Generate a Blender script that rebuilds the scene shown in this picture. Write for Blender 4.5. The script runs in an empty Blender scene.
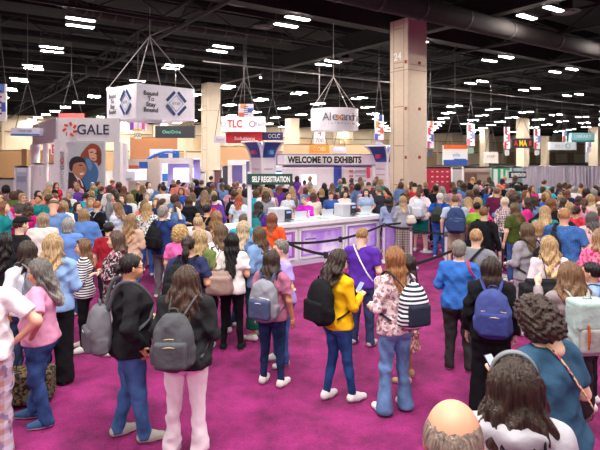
import bpy, math, random
import numpy as np
from mathutils import Vector, Matrix
random.seed(7); RNG = np.random.RandomState(7)
sc = bpy.context.scene; COL = sc.collection
F = 515.0; HZ = 155.0; CH = 2.70            # focal length in px, horizon row, eye height in metres
PI = math.pi
U = (-0.574, 0.819); V = (0.819, 0.574)      # the two directions of the hall's grid

# ------------------------------------------------------------------ camera
cd = bpy.data.cameras.new('camera'); cam = bpy.data.objects.new('camera', cd); COL.objects.link(cam)
cam.location = (0, 0, CH); cam.rotation_euler = (PI/2, 0, 0)
cd.sensor_width = 36.0; cd.lens = 36.0*F/600.0; cd.shift_y = -(225-HZ)/600.0
cd.clip_end = 500; cd.clip_start = 0.05
sc.camera = cam
sc.view_settings.view_transform = 'Standard'; sc.view_settings.look = 'None'
sc.view_settings.gamma = 1.0; sc.view_settings.exposure = 0.0; sc.view_settings.use_curve_mapping = False
try:
    sc.cycles.use_denoising = True; sc.cycles.max_bounces = 5; sc.cycles.diffuse_bounces = 3
    sc.cycles.caustics_reflective = False; sc.cycles.caustics_refractive = False
    sc.cycles.sample_clamp_indirect = 6
except Exception: pass

# ------------------------------------------------------------------ colours and materials
def lin(c):
    if isinstance(c, str):
        c = c.lstrip('#'); c = [int(c[i:i+2], 16)/255 for i in (0, 2, 4)]
    return tuple(x/12.92 if x <= 0.04045 else ((x+0.055)/1.055)**2.4 for x in c)
def c4(c): return (*lin(c), 1.0)
_m = {}
def newmat(name):
    m = bpy.data.materials.new(name); m.use_nodes = True
    nt = m.node_tree; b = nt.nodes['Principled BSDF']; return m, nt, b
def N(nt, t, **kw):
    n = nt.nodes.new(t)
    for k, v in kw.items():
        if k in n.inputs: n.inputs[k].default_value = v
        else: setattr(n, k, v)
    return n
def plain(c, rough=.6, metal=0, emit=0, name=None):
    k = ('p', str(c), rough, metal, emit)
    if k in _m: return _m[k]
    m, nt, b = newmat(name or 'plain')
    b.inputs['Base Color'].default_value = c4(c); b.inputs['Roughness'].default_value = rough; b.inputs['Metallic'].default_value = metal
    if emit:
        b.inputs['Emission Color'].default_value = c4(c); b.inputs['Emission Strength'].default_value = emit
    else:
        no = N(nt, 'ShaderNodeTexNoise'); no.inputs['Scale'].default_value = 6.0
        tc = N(nt, 'ShaderNodeTexCoord'); nt.links.new(tc.outputs['Object'], no.inputs['Vector'])
        mx = N(nt, 'ShaderNodeMixRGB', blend_type='MULTIPLY'); mx.inputs['Fac'].default_value = 1
        mx.inputs['Color1'].default_value = c4(c)
        mr = N(nt, 'ShaderNodeMapRange'); mr.inputs['To Min'].default_value = .9; mr.inputs['To Max'].default_value = 1.06
        nt.links.new(no.outputs['Fac'], mr.inputs['Value']); nt.links.new(mr.outputs[0], mx.inputs['Color2'])
        nt.links.new(mx.outputs[0], b.inputs['Base Color'])
    _m[k] = m; return m
def objcol(kind):
    """One shader per stuff; the colour is the object's own colour."""
    if kind in _m: return _m[kind]
    m, nt, b = newmat(kind); L = nt.links.new
    oi = N(nt, 'ShaderNodeObjectInfo'); tc = N(nt, 'ShaderNodeTexCoord'); mp = N(nt, 'ShaderNodeMapping')
    no = N(nt, 'ShaderNodeTexNoise'); mr = N(nt, 'ShaderNodeMapRange'); mx = N(nt, 'ShaderNodeMixRGB', blend_type='MULTIPLY')
    mx.inputs['Fac'].default_value = 1
    L(tc.outputs['Object'], mp.inputs['Vector']); L(mp.outputs[0], no.inputs['Vector'])
    L(no.outputs['Fac'], mr.inputs['Value']); L(oi.outputs['Color'], mx.inputs['Color1']); L(mr.outputs[0], mx.inputs['Color2'])
    L(mx.outputs[0], b.inputs['Base Color'])
    bp = N(nt, 'ShaderNodeBump'); L(no.outputs['Fac'], bp.inputs['Height']); L(bp.outputs[0], b.inputs['Normal'])
    if kind == 'hair':
        mp.inputs['Scale'].default_value = (60, 60, 7); no.inputs['Scale'].default_value = 1.6; no.inputs['Detail'].default_value = 4
        mr.inputs['From Min'].default_value = .3; mr.inputs['From Max'].default_value = .7
        mr.inputs['To Min'].default_value = .45; mr.inputs['To Max'].default_value = 1.75
        bp.inputs['Strength'].default_value = .9; bp.inputs['Distance'].default_value = .015; b.inputs['Roughness'].default_value = .38
        sz = N(nt, 'ShaderNodeSeparateXYZ'); L(tc.outputs['Object'], sz.inputs[0]); dy = N(nt, 'ShaderNodeMapRange'); dy.inputs['From Min'].default_value = 1.46; dy.inputs['From Max'].default_value = 1.2; dy.inputs['To Min'].default_value = .9; dy.inputs['To Max'].default_value = 1.9
        L(sz.outputs['Z'], dy.inputs['Value']); m3 = N(nt, 'ShaderNodeMixRGB', blend_type='MULTIPLY'); m3.inputs['Fac'].default_value = 1; L(mx.outputs[0], m3.inputs['Color1']); L(dy.outputs[0], m3.inputs['Color2']); L(m3.outputs[0], b.inputs['Base Color'])   # sun-bleached ends
    elif kind == 'skin':
        no.inputs['Scale'].default_value = 9; mr.inputs['To Min'].default_value = .9; mr.inputs['To Max'].default_value = 1.08
        bp.inputs['Strength'].default_value = .05; b.inputs['Roughness'].default_value = .5
        b.inputs['Subsurface Weight'].default_value = .08; b.inputs['Subsurface Radius'].default_value = (.02, .008, .004); b.inputs['Subsurface Scale'].default_value = .5
    elif kind == 'denim':
        no.inputs['Scale'].default_value = 7; no.inputs['Detail'].default_value = 5; mr.inputs['From Min'].default_value = .3; mr.inputs['From Max'].default_value = .7
        mr.inputs['To Min'].default_value = .5; mr.inputs['To Max'].default_value = 1.3
        bp.inputs['Strength'].default_value = .5; bp.inputs['Distance'].default_value = .03; b.inputs['Roughness'].default_value = .9
    else:
        no.inputs['Scale'].default_value = 8; no.inputs['Detail'].default_value = 4; mr.inputs['To Min'].default_value = .85; mr.inputs['To Max'].default_value = 1.12
        bp.inputs['Strength'].default_value = .6; bp.inputs['Distance'].default_value = .03; b.inputs['Roughness'].default_value = .85
    b.inputs['Specular IOR Level'].default_value = {'hair': .4, 'skin': .4}.get(kind, .12)
    _m[kind] = m; return m
def pattern(kind, c1, c2, scale=1.0, c3=None):
    k = (kind, c1, c2, scale, c3)
    if k in _m: return _m[k]
    m, nt, b = newmat(kind + '_pattern'); L = nt.links.new; b.inputs['Roughness'].default_value = .85; b.inputs['Specular IOR Level'].default_value = .12
    tc = N(nt, 'ShaderNodeTexCoord'); mx = N(nt, 'ShaderNodeMixRGB'); mx.inputs['Color1'].default_value = c4(c1); mx.inputs['Color2'].default_value = c4(c2)
    if kind in ('stripes', 'vstripes'):
        w = N(nt, 'ShaderNodeTexWave', wave_type='BANDS', bands_direction='Z' if kind == 'stripes' else 'X'); w.inputs['Scale'].default_value = 7*scale; w.inputs['Distortion'].default_value = .3
        L(tc.outputs['Object'], w.inputs['Vector']); r = N(nt, 'ShaderNodeMath', operation='GREATER_THAN'); r.inputs[1].default_value = .5
        L(w.outputs['Fac'], r.inputs[0]); L(r.outputs[0], mx.inputs['Fac'])
    elif kind == 'plaid':
        ws = []
        for ax in 'XZ':
            w = N(nt, 'ShaderNodeTexWave', wave_type='BANDS', bands_direction=ax); w.inputs['Scale'].default_value = 4*scale
            L(tc.outputs['Object'], w.inputs['Vector']); r = N(nt, 'ShaderNodeMath', operation='GREATER_THAN'); r.inputs[1].default_value = .55
            L(w.outputs['Fac'], r.inputs[0]); ws.append(r)
        a = N(nt, 'ShaderNodeMath', operation='ADD'); L(ws[0].outputs[0], a.inputs[0]); L(ws[1].outputs[0], a.inputs[1])
        h = N(nt, 'ShaderNodeMath', operation='MULTIPLY'); h.inputs[1].default_value = .5; L(a.outputs[0], h.inputs[0]); L(h.outputs[0], mx.inputs['Fac'])
    else:
        v = N(nt, 'ShaderNodeTexNoise' if kind == 'floral' else 'ShaderNodeTexVoronoi'); v.inputs['Scale'].default_value = (22 if kind == 'floral' else 30)*scale
        if kind == 'floral': v.inputs['Detail'].default_value = 3
        L(tc.outputs['Object'], v.inputs['Vector']); r = N(nt, 'ShaderNodeMapRange')
        r.inputs['From Min'].default_value, r.inputs['From Max'].default_value = (.5, .56) if kind == 'floral' else (.22, .3)
        L(v.outputs[0], r.inputs['Value']); L(r.outputs[0], mx.inputs['Fac'])
    out = mx
    if c3:
        n2 = N(nt, 'ShaderNodeTexNoise'); n2.inputs['Scale'].default_value = 15*scale; m2 = N(nt, 'ShaderNodeMixRGB'); m2.inputs['Color2'].default_value = c4(c3)
        L(tc.outputs['Object'], n2.inputs['Vector']); r2 = N(nt, 'ShaderNodeMapRange'); r2.inputs['From Min'].default_value = .55; r2.inputs['From Max'].default_value = .6
        L(n2.outputs['Fac'], r2.inputs['Value']); L(r2.outputs[0], m2.inputs['Fac']); L(mx.outputs[0], m2.inputs['Color1']); out = m2
    L(out.outputs[0], b.inputs['Base Color'])
    _m[k] = m; return m

# ------------------------------------------------------------------ objects
def tag(o, label=None, cat=None, group=None, kind=None):
    if label: o['label'] = label
    if cat: o['category'] = cat
    if group: o['group'] = group
    if kind: o['kind'] = kind
    return o
def empty(name, loc, rz=0, s=1.0):
    o = bpy.data.objects.new(name, None); COL.objects.link(o); o.location = loc; o.rotation_euler = (0, 0, rz); o.scale = (s, s, s)
    o.empty_display_size = .1; return o
def link(name, me, parent=None, color=None):
    o = bpy.data.objects.new(name, me); COL.objects.link(o)
    if parent: o.parent = parent
    if color: o.color = c4(color)
    return o
def npmesh(name, v, f, mats, mi=None, smooth=True):
    """v (n,3), f (m,4) or list of faces"""
    me = bpy.data.meshes.new(name)
    if isinstance(f, np.ndarray):
        n, m, k = len(v), len(f), f.shape[1]
        me.vertices.add(n); me.vertices.foreach_set('co', np.asarray(v, np.float32).ravel())
        me.loops.add(m*k); me.loops.foreach_set('vertex_index', f.astype(np.int32).ravel())
        me.polygons.add(m); me.polygons.foreach_set('loop_start', np.arange(0, m*k, k, dtype=np.int32))
        me.update(calc_edges=True)
    else:
        me.from_pydata([tuple(x) for x in v], [], [tuple(x) for x in f])
    for mt in (mats if isinstance(mats, (list, tuple)) else [mats]): me.materials.append(mt)
    if mi is not None: me.polygons.foreach_set('material_index', np.asarray(mi, np.int32))
    me.polygons.foreach_set('use_smooth', np.full(len(me.polygons), smooth, dtype=bool))
    me.update(); return me
class MB:
    def __init__(s): s.v = []; s.f = []; s.m = []
    def poly(s, pts, faces, mi=0):
        b = len(s.v); s.v += [tuple(p) for p in pts]; s.f += [tuple(b+i for i in q) for q in faces]; s.m += [mi]*len(faces); return s
    def box(s, c, d, rz=0, mi=0):
        cx, cy, cz = c; a, b_, h = d[0]/2, d[1]/2, d[2]/2; co, si = math.cos(rz), math.sin(rz)
        P = []
        for z in (-h, h):
            for x, y in ((-a, -b_), (a, -b_), (a, b_), (-a, b_)): P.append((cx+x*co-y*si, cy+x*si+y*co, cz+z))
        return s.poly(P, [(3, 2, 1, 0), (4, 5, 6, 7), (0, 1, 5, 4), (1, 2, 6, 5), (2, 3, 7, 6), (3, 0, 4, 7)], mi)
    def beam(s, p, q, w, h, mi=0):
        """box section bar from p to q, w wide (level), h high"""
        p, q = Vector(p), Vector(q); d = (q-p).normalized(); up = Vector((0, 0, 1)) if abs(d.z) < .95 else Vector((0, 1, 0))
        sd = d.cross(up).normalized()*(w/2); u2 = sd.cross(d).normalized()*(h/2)
        P = [p-sd-u2, p+sd-u2, p+sd+u2, p-sd+u2, q-sd-u2, q+sd-u2, q+sd+u2, q-sd+u2]
        return s.poly(P, [(0, 1, 2, 3), (7, 6, 5, 4), (0, 4, 5, 1), (1, 5, 6, 2), (2, 6, 7, 3), (3, 7, 4, 0)], mi)
    def tube(s, pts, r, n=8, mi=0, flat=1.0, cap=True):
        pts = [Vector(p) for p in pts]; b = len(s.v); k = len(pts)
        rr = r if isinstance(r, (list, tuple)) else [r]*k; prev = None
        for i, p in enumerate(pts):
            d = (pts[min(i+1, k-1)]-pts[max(i-1, 0)]).normalized()
            if prev is None: a = d.cross(Vector((0, 0, 1)) if abs(d.z) < .9 else Vector((1, 0, 0))).normalized()
            else: a = (prev - d*prev.dot(d)).normalized()
            prev = a; c = d.cross(a)
            for j in range(n):
                t = 2*PI*j/n; s.v.append(tuple(p + a*math.cos(t)*rr[i] + c*math.sin(t)*rr[i]*flat))
        for i in range(k-1):
            for j in range(n):
                j2 = (j+1) % n; s.f.append((b+i*n+j, b+i*n+j2, b+(i+1)*n+j2, b+(i+1)*n+j)); s.m.append(mi)
        if cap: s.f += [tuple(b+j for j in range(n))[::-1], tuple(b+(k-1)*n+j for j in range(n))]; s.m += [mi, mi]
        return s
    def cyl(s, c, r, h, n=20, mi=0, r2=None):
        """upright cylinder standing on c"""
        b = len(s.v); r2 = r if r2 is None else r2
        for z, q in ((0, r), (h, r2)):
            for j in range(n): s.v.append((c[0]+q*math.cos(2*PI*j/n), c[1]+q*math.sin(2*PI*j/n), c[2]+z))
        for j in range(n): s.f.append((b+j, b+(j+1) % n, b+n+(j+1) % n, b+n+j)); s.m.append(mi)
        s.f += [tuple(b+j for j in range(n))[::-1], tuple(b+n+j for j in range(n))]; s.m += [mi, mi]
        return s
    def build(s, name, mats, parent=None, smooth=False, bevel=0, **kw):
        me = bpy.data.meshes.new(name); me.from_pydata(s.v, [], s.f)
        for mt in (mats if isinstance(mats, (list, tuple)) else [mats]): me.materials.append(mt)
        me.polygons.foreach_set('material_index', s.m); me.polygons.foreach_set('use_smooth', [smooth]*len(s.f)); me.update()
        o = link(name, me, parent)
        if bevel:
            bv = o.modifiers.new('bevel', 'BEVEL'); bv.width = bevel; bv.segments = 2; bv.limit_method = 'ANGLE'
        return o
def text(s, name, mat, parent, loc, w=None, h=None, rot=(PI/2, 0, 0), depth=.01, align='CENTER', bold=0.0):
    """lettering as a mesh, upright, fitted to w x h metres, centred on loc"""
    cu = bpy.data.curves.new('t', 'FONT'); cu.body = s; cu.extrude = 0.02; cu.offset = bold; cu.resolution_u = 3
    cu.space_line = .85; cu.align_x = align
    t = bpy.data.objects.new('t', cu); COL.objects.link(t)
    dg = bpy.context.evaluated_depsgraph_get(); me = bpy.data.meshes.new_from_object(t.evaluated_get(dg))
    bpy.data.objects.remove(t); bpy.data.curves.remove(cu)
    n = len(me.vertices); a = np.zeros(n*3); me.vertices.foreach_get('co', a); a = a.reshape(-1, 3)
    lo, hi = a.min(0), a.max(0); a -= (lo+hi)/2; d = hi-lo
    sx = w/d[0] if w else h/d[1]; sy = h/d[1] if h else sx
    a *= (sx, sy, depth/.04); me.vertices.foreach_set('co', a.ravel()); me.materials.clear(); me.materials.append(mat); me.update()
    o = link(name, me, parent); o.location = loc; o.rotation_euler = rot; return o
def px(x, Y, z=0.0): return ((x-300)/F*Y, Y, z)          # a spot on the floor seen at column x, Y metres away
def zz(y, Y): return CH-(y-HZ)/F*Y                        # the height seen at row y, Y metres away

# ------------------------------------------------------------------ blended surfaces (bodies, clothes, hair, bags)
def cone(a, b, ra, rb, sx=1.0, k=.03, end=None):
    return dict(t='c', a=np.array(a, float), b=np.array(b, float), ra=ra, rb=rb, sx=sx, k=k, end=end)
def ell(c, r, k=.03, tilt=0): return dict(t='e', c=np.array(c, float), r=np.array(r, float), k=k)
def rbox(c, h, r, k=.02): return dict(t='b', c=np.array(c, float), h=np.array(h, float), r=r, k=k)
def _bb(p, m):
    if p['t'] == 'c':
        R = max(p['ra'], p['rb'])+m; e = np.array([R*max(p['sx'], 1), R, R])
        return np.minimum(p['a'], p['b'])-e, np.maximum(p['a'], p['b'])+e
    e = (p['r'] if p['t'] == 'e' else p['h']+p['r'])+m
    return p['c']-e, p['c']+e
def _ev(p, X, Y, Z):
    if p['t'] == 'c':
        a, b, sx = p['a'], p['b'], p['sx']; d = b-a; dx = d[0]/sx; L = dx*dx+d[1]**2+d[2]**2+1e-9
        x, y, z = (X-a[0])/sx, Y-a[1], Z-a[2]
        tt = (x*dx+y*d[1]+z*d[2])/L; t = np.clip(tt, 0, 1)
        D = np.sqrt((x-t*dx)**2+(y-t*d[1])**2+(z-t*d[2])**2)-(p['ra']+(p['rb']-p['ra'])*t)
        if p['end'] is not None: D = np.maximum(D, (tt-1)*math.sqrt(L))
        return D
    if p['t'] == 'e':
        c, r = p['c'], p['r']; q = np.sqrt(((X-c[0])/r[0])**2+((Y-c[1])/r[1])**2+((Z-c[2])/r[2])**2)
        return (q-1)*r.min()
    c, h, r = p['c'], p['h'], p['r']
    ax, ay, az = np.abs(X-c[0])-h[0], np.abs(Y-c[1])-h[1], np.abs(Z-c[2])-h[2]
    return np.sqrt(np.maximum(ax, 0)**2+np.maximum(ay, 0)**2+np.maximum(az, 0)**2)+np.minimum(np.maximum(ax, np.maximum(ay, az)), 0)-r
def blend(prims, h, cuts=None, disp=None):
    """union of soft shapes -> quad mesh. cuts(X,Y,Z)->field that is kept where negative; disp(X,Y,Z)->offset"""
    lo = np.min([_bb(p, 3*h)[0] for p in prims], 0)-2*h; hi = np.max([_bb(p, 3*h)[1] for p in prims], 0)+2*h
    n = np.ceil((hi-lo)/h).astype(int)+1
    ax = [lo[i]+h*np.arange(n[i]) for i in range(3)]
    D = np.full(n, .5)
    for p in prims:
        m = p['k']+3*h; a, b = _bb(p, m)
        i0 = np.maximum(((a-lo)/h).astype(int), 0); i1 = np.minimum(((b-lo)/h).astype(int)+2, n)
        X = ax[0][i0[0]:i1[0]][:, None, None]; Y = ax[1][i0[1]:i1[1]][None, :, None]; Z = ax[2][i0[2]:i1[2]][None, None, :]
        s = D[i0[0]:i1[0], i0[1]:i1[1], i0[2]:i1[2]]; d = _ev(p, X, Y, Z)+np.zeros_like(s); k = p['k']
        q = np.maximum(k-np.abs(s-d), 0)/k
        s[...] = np.minimum(s, d)-q*q*k*.25
    X, Y, Z = ax[0][:, None, None], ax[1][None, :, None], ax[2][None, None, :]
    if disp is not None: D = D-disp(X, Y, Z)
    if cuts is not None: D = np.maximum(D, cuts(X, Y, Z)+np.zeros_like(D))
    D[0] = D[-1] = .5; D[:, 0] = D[:, -1] = .5; D[:, :, 0] = D[:, :, -1] = .5
    I = D < 0
    nx, ny, nz = n-1
    c = sum(I[i:i+nx, j:j+ny, k:k+nz].astype(np.int8) for i in (0, 1) for j in (0, 1) for k in (0, 1))
    cell = (c > 0) & (c < 8); idx = np.full(cell.shape, -1, np.int64); w = np.argwhere(cell); idx[cell] = np.arange(len(w))
    acc = np.zeros((len(w), 3)); cnt = np.zeros(len(w))
    x, y, z = w.T
    cor = {(i, j, k): D[x+i, y+j, z+k] for i in (0, 1) for j in (0, 1) for k in (0, 1)}
    for a in cor:
        for e in range(3):
            if a[e]: continue
            b = list(a); b[e] = 1; b = tuple(b); da, db = cor[a], cor[b]; s = (da < 0) != (db < 0)
            t = np.where(s, da/(da-db+1e-12*(da == db)), 0)
            P = np.tile(np.array(a, float), (len(w), 1)); P[:, e] = t
            acc[s] += P[s]; cnt[s] += 1
    v = lo+(w+acc/cnt[:, None])*h
    fs = []
    for e in range(3):
        o = [np.array(q) for q in ((0, 0, 0), (0, 0, 0), (0, 0, 0), (0, 0, 0))]
        d1, d2 = (e+1) % 3, (e+2) % 3
        sl0 = [slice(1, -1)]*3; sl1 = [slice(1, -1)]*3; sl0[e] = slice(0, -1); sl1[e] = slice(1, None)
        A, B = I[tuple(sl0)], I[tuple(sl1)]; ch = np.argwhere(A != B); inn = A[A != B]
        g = ch+1; g[:, e] -= 1
        def at(s1, s2):
            q = g.copy(); q[:, d1] -= s1; q[:, d2] -= s2; return idx[q[:, 0], q[:, 1], q[:, 2]]
        quad = np.stack([at(0, 0), at(1, 0), at(1, 1), at(0, 1)], 1)
        quad[~inn] = quad[~inn][:, ::-1]
        fs.append(quad)
    f = np.concatenate(fs); f = f[(f >= 0).all(1)]
    return v, f
LAMP_E=300; ROOF_E=900; WORLD_E=.47; sc.view_settings.exposure=.12
# ------------------------------------------------------------------ people: everything is laid out for a 1.66 m figure facing +Y, then scaled
H0 = 1.66; HC = np.array([0, .02, 1.545])
ARMS = {
 'down':  ((.235, -.02, 1.07), (.245, .05, .84)), 'phone': ((.215, .02, 1.08), (.085, .27, 1.13)), 'bent': ((.225, -.03, 1.08), (.13, .24, 1.02)),
 'hip':   ((.34, -.07, 1.12), (.19, .03, .93)), 'pocket': ((.26, -.07, 1.08), (.215, .04, .87)), 'strap': ((.24, .05, 1.10), (.13, .16, 1.29)),
 'raise': ((.25, .22, 1.30), (.12, .30, 1.50)), 'cross': ((.22, .05, 1.07), (-.04, .20, 1.10)), 'high': ((.22, .16, 1.15), (.12, .34, 1.36)), 'reach': ((.22, .14, 1.12), (.14, .42, 1.10)),
}
LEGS = {
 'stand': (((.10, .0), (.125, .03)), ((-.10, .0), (-.125, .03))), 'shift': (((.10, .03), (.13, .13)), ((-.09, .0), (-.10, -.06))),
 'wide':  (((.12, .0), (.19, .03)), ((-.12, .0), (-.19, .03))), 'walk': (((.09, .16), (.09, .26)), ((-.09, .0), (-.09, -.26))),
 'close': (((.08, .02), (.09, .05)), ((-.08, .0), (-.085, .0))),
}
def rig(arms=('down', 'down'), legs='stand', w=1.0, male=False, lean=0.0):
    J = {}; sh = .185 if male else .168; sh *= .6+.4*w
    J['w'] = w; J['male'] = male; J['sh'] = sh
    for s, nm in ((1, arms[0]), (-1, arms[1])):
        e, wr = ARMS[nm]; k = sh/.168
        J['S', s] = np.array((s*sh, -.01, 1.322)); J['E', s] = np.array((s*(e[0]*k+.02*(w-1)*4), e[1], e[2])); J['W', s] = np.array((s*wr[0]*k, wr[1]+(.05*(w-1)*4 if wr[1] > .1 else 0), wr[2]))
        (kx, ky), (ax_, ay) = LEGS[legs][0 if s > 0 else 1]
        J['H', s] = np.array((s*.088*w, 0, .84)); J['K', s] = np.array((s*abs(kx)*(.7+.3*w), ky+.015, .47)); J['A', s] = np.array((s*abs(ax_), ay-.03, .085))
    J['lean'] = lean; return J
def bend(v, J):
    l = J['lean']
    if l:
        t = np.clip((v[:, 2]-.9)/.8, 0, 1); v = v.copy(); v[:, 1] += l*t*t*.8+l*t*.2; v[:, 2] -= abs(l)*t*t*.3
    return v
def torso(J, o=0.0, k=.05):
    w, m = J['w'], J['male']; P = [
      cone((0, 0, .86), (0, .0, .93), .118*w+o, .112*w+o, 1.38, k), cone((0, 0, .93), (0, .005, 1.06), .112*w+o, (.098 if not m else .105)*w**1.3+o, 1.32, k),
      cone((0, .005, 1.06), (0, .0, 1.25), (.098 if not m else .105)*w**1.3+o, .108*w+o, 1.34, k), cone((0, 0, 1.25), (0, -.01, 1.33), .106*w+o, .066+o, 1.45, k)]
    for s in (1, -1): P.append(cone((s*.03, -.02, 1.375), J['S', s], .044*w**.5+o, .050*w**.5+o*.8, 1, k*.9))
    for s in (1, -1):
        P.append(ell((s*.075*w, -.055*w, .855), (.085*w+o, .085*w+o, .09*w+o), k))
        if not m: P.append(ell((s*.078*w, .075*w, 1.215), (.066*w+o, .062*w+o, .066*w+o), k))
    if w > 1.12: P.append(ell((0, .05*w, 1.02), (.13*w+o, .10*w+o, .13*w+o), k))
    return P
def body_prims(J, legs=True):
    P = torso(J, -.014); w = J['w']
    P.append(cone((0, -.015, 1.36), (0, .01, 1.47), .055, .048, 1, .04))
    for s in (1, -1):
        P += [cone(J['S', s], J['E', s], .047*w**.6, .038*w**.5, 1, .02), cone(J['E', s], J['W', s], .038*w**.5, .025, 1, .02)]
        if legs: P += [cone(J['H', s], J['K', s], .074*w, .044*w**.5, 1, .02), cone(J['K', s], J['A', s], .042*w**.5, .030, 1, .02), cone(J['A', s], J['A', s]+(0, .09, -.05), .034, .026, 1.1, .02)]
    return P
def fold(seed, amp):
    r = np.random.RandomState(seed); a = r.uniform(0, 6.28, 6); q = r.uniform(.8, 1.25, 6)
    def d(X, Y, Z):
        g = lambda t: 1-2.2*np.abs(np.sin(t))**1.1          # sharp valleys, round crests
        s = g(11*q[0]*Z+3*np.sin(6*q[1]*X+a[0])+9*Y*q[2]+a[1])*.5+g(15*q[3]*Z+17*X*q[4]+2*np.sin(9*Y+a[2])+a[3])*.42+g(13*X-12*Z+10*Y+2*np.sin(8*Z+a[5])+a[4])*.42
        s += .22*np.sin(41*X+33*Z+4*np.sin(21*Y+a[1])+a[0])*np.sin(29*Z-19*Y+3*np.sin(13*X)+a[2])
        return amp*s*(.65+.5*np.sin(5*Z+7*X+a[3])*np.sin(6*Y+4*X+a[4]))
    return d
HEADC = {}
def head(male, vox):
    """head with ears, nose, brow, eyes and lips, centred on the origin"""
    key = (male, round(vox, 4))
    if key in HEADC: return HEADC[key]
    j = 1.08 if male else 1.0
    P = [ell((0, -.012, .018), (.074*j, .092*j, .090*j), .02), ell((0, .025, -.045), (.056*j, .062*j, .068*j), .04), ell((0, .062, -.095*j), (.022*j, .02, .016), .03),
         cone((0, -.03, -.06), (0, -.032, -.17), .05*j, .052*j, 1, .03), ell((0, .075, .018), (.045, .014, .008), .015),
         cone((0, .086, -.008), (0, .106, -.042), .007, .012, 1, .01), ell((0, .082, -.074), (.024, .012, .009), .006)]
    for s in (1, -1):
        P += [ell((s*.074*j, -.004, -.015), (.010, .017, .03), .006), ell((s*.038, .062, -.045), (.02, .016, .02), .03)]
    def ey(X, Y, Z): return -.009*sum(np.exp(-((X-s*.031)**2+(Y-.086)**2+(Z+.006)**2)/.0003) for s in (1, -1))
    v, f = blend(P, vox, disp=ey); mi = np.zeros(len(f), int); c = v[f].mean(1)
    mi[(np.abs(c[:, 0]) < .02) & (c[:, 1] > .074) & (c[:, 2] < -.069) & (c[:, 2] > -.08)] = 2
    V_, F_, M_ = [v], [f], [mi]; n = len(v)
    for s in (1, -1):                       # eyeballs, irises, brows
        for cc, rr, m in (((s*.031, .074, -.006), (.014, .010, .008), 1), ((s*.031, .082, -.006), (.006, .004, .006), 3), ((s*.032, .083, .017), (.018, .006, .0035), 3)):
            a, b = 8, 6; P2 = [(cc[0]+rr[0]*math.cos(2*PI*i/a)*math.sin(PI*(jj+.01)/(b)), cc[1]+rr[1]*math.sin(2*PI*i/a)*math.sin(PI*(jj+.01)/b), cc[2]+rr[2]*math.cos(PI*(jj+.01)/b)) for jj in range(b+1) for i in range(a)]
            Q = [(jj*a+i, (jj+1)*a+i, (jj+1)*a+(i+1) % a, jj*a+(i+1) % a) for jj in range(b) for i in range(a)]
            V_.append(np.array(P2)); F_.append(np.array(Q)+n); M_.append(np.full(len(Q), m)); n += len(P2)
    r = (np.concatenate(V_), np.concatenate(F_), np.concatenate(M_)); HEADC[key] = r; return r
def rotm(yaw, tilt, roll=0): return np.array(Matrix.Rotation(yaw, 3, 'Z') @ Matrix.Rotation(-tilt, 3, 'X') @ Matrix.Rotation(roll, 3, 'Y'))
def hand(W, E, s, curl, low=False):
    """palm, four fingers of different length and a thumb from the side of the palm"""
    d = Vector(W-E).normalized(); inn = Vector((-s, .15, 0)); inn = (inn-d*inn.dot(d)).normalized()      # palm faces inwards
    if abs(d.z) < .6: inn = Vector((-s*.55, .1, -.8)); inn = (inn-d*inn.dot(d)).normalized()
    sd = d.cross(inn).normalized()
    if sd.y < 0 and abs(d.z) > .6: sd = -sd
    if abs(d.z) <= .6 and sd.x*s > 0: sd = -sd
    m = MB(); W = Vector(W); k = 4 if low else 6
    m.tube([W-d*.03, W+d*.01, W+d*.045, W+d*.085, W+d*.092], [.024, .027, .036, .036, .02], 8, flat=.5)
    # palm tube's wide side is not guaranteed: lay three more rays across it
    for q in (-.024, -.008, .008, .024): m.tube([W+d*.01+sd*q*.7, W+d*.088+sd*q], [.014, .012], 6)
    for q, L in ((.026, .066), (.009, .075), (-.009, .07), (-.026, .054)):
        p = W+d*.085+sd*q; pts = [p]; a = 0; dd = d
        for t in range(3):
            a += curl*(.35, .6, .4)[t]; dd = d*math.cos(a)+inn*math.sin(a); pts.append(pts[-1]+dd*L*(.45, .32, .26)[t])
        m.tube(pts, [.0095, .009, .008, .0055], k)
    p = W+d*.022+sd*.024; a1 = (sd*.75+d*.65+inn*.25).normalized(); a2 = (d*.85+sd*.25+inn*.5).normalized()
    m.tube([p, p+a1*.038, p+a1*.038+a2*.03, p+a1*.038+a2*.03+(a2+inn*.6).normalized()*.022], [.014, .011, .0095, .006], k)
    v = np.array(m.v); f = []
    for q in m.f:
        if len(q) == 4: f.append(q)
        else:
            for i in range(1, len(q)-1, 2): f.append((q[0], q[i], q[i+1], q[min(i+2, len(q)-1)]) if i+2 < len(q) else (q[0], q[i], q[i+1], q[i+1]))
    f = np.array([q if q[2] != q[3] else q for q in f]); return v, f
SKINM = None
def make_body(J, vox, headrot, curl=.5, head_vox=None):
    v, f = blend(body_prims(J), vox); R = rotm(*headrot); hv, hf, hm = head(J['male'], head_vox or min(vox*.5, .0095))
    hv = hv @ R.T+HC; V_, F_, M_ = [v, hv], [f, hf+len(v)], [np.zeros(len(f), int), hm]; n = len(v)+len(hv)
    for s in (1, -1):
        a, b = hand(J['W', s], J['E', s], s, curl, vox > .018); V_.append(a); F_.append(b+n); M_.append(np.zeros(len(b), int)); n += len(a)
    v = bend(np.concatenate(V_), J); f = np.concatenate(F_); mi = np.concatenate(M_)
    # drop the degenerate corner of the few fan tips by listing them as triangles through from_pydata only when needed
    bad = f[:, 2] == f[:, 3]
    f2 = f[~bad]; m2 = mi[~bad]
    return npmesh('body', v, f2, [objcol('skin'), plain('f2eee8', .3), plain('c4746a', .5), plain('2a1a12', .4)], m2)
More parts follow.
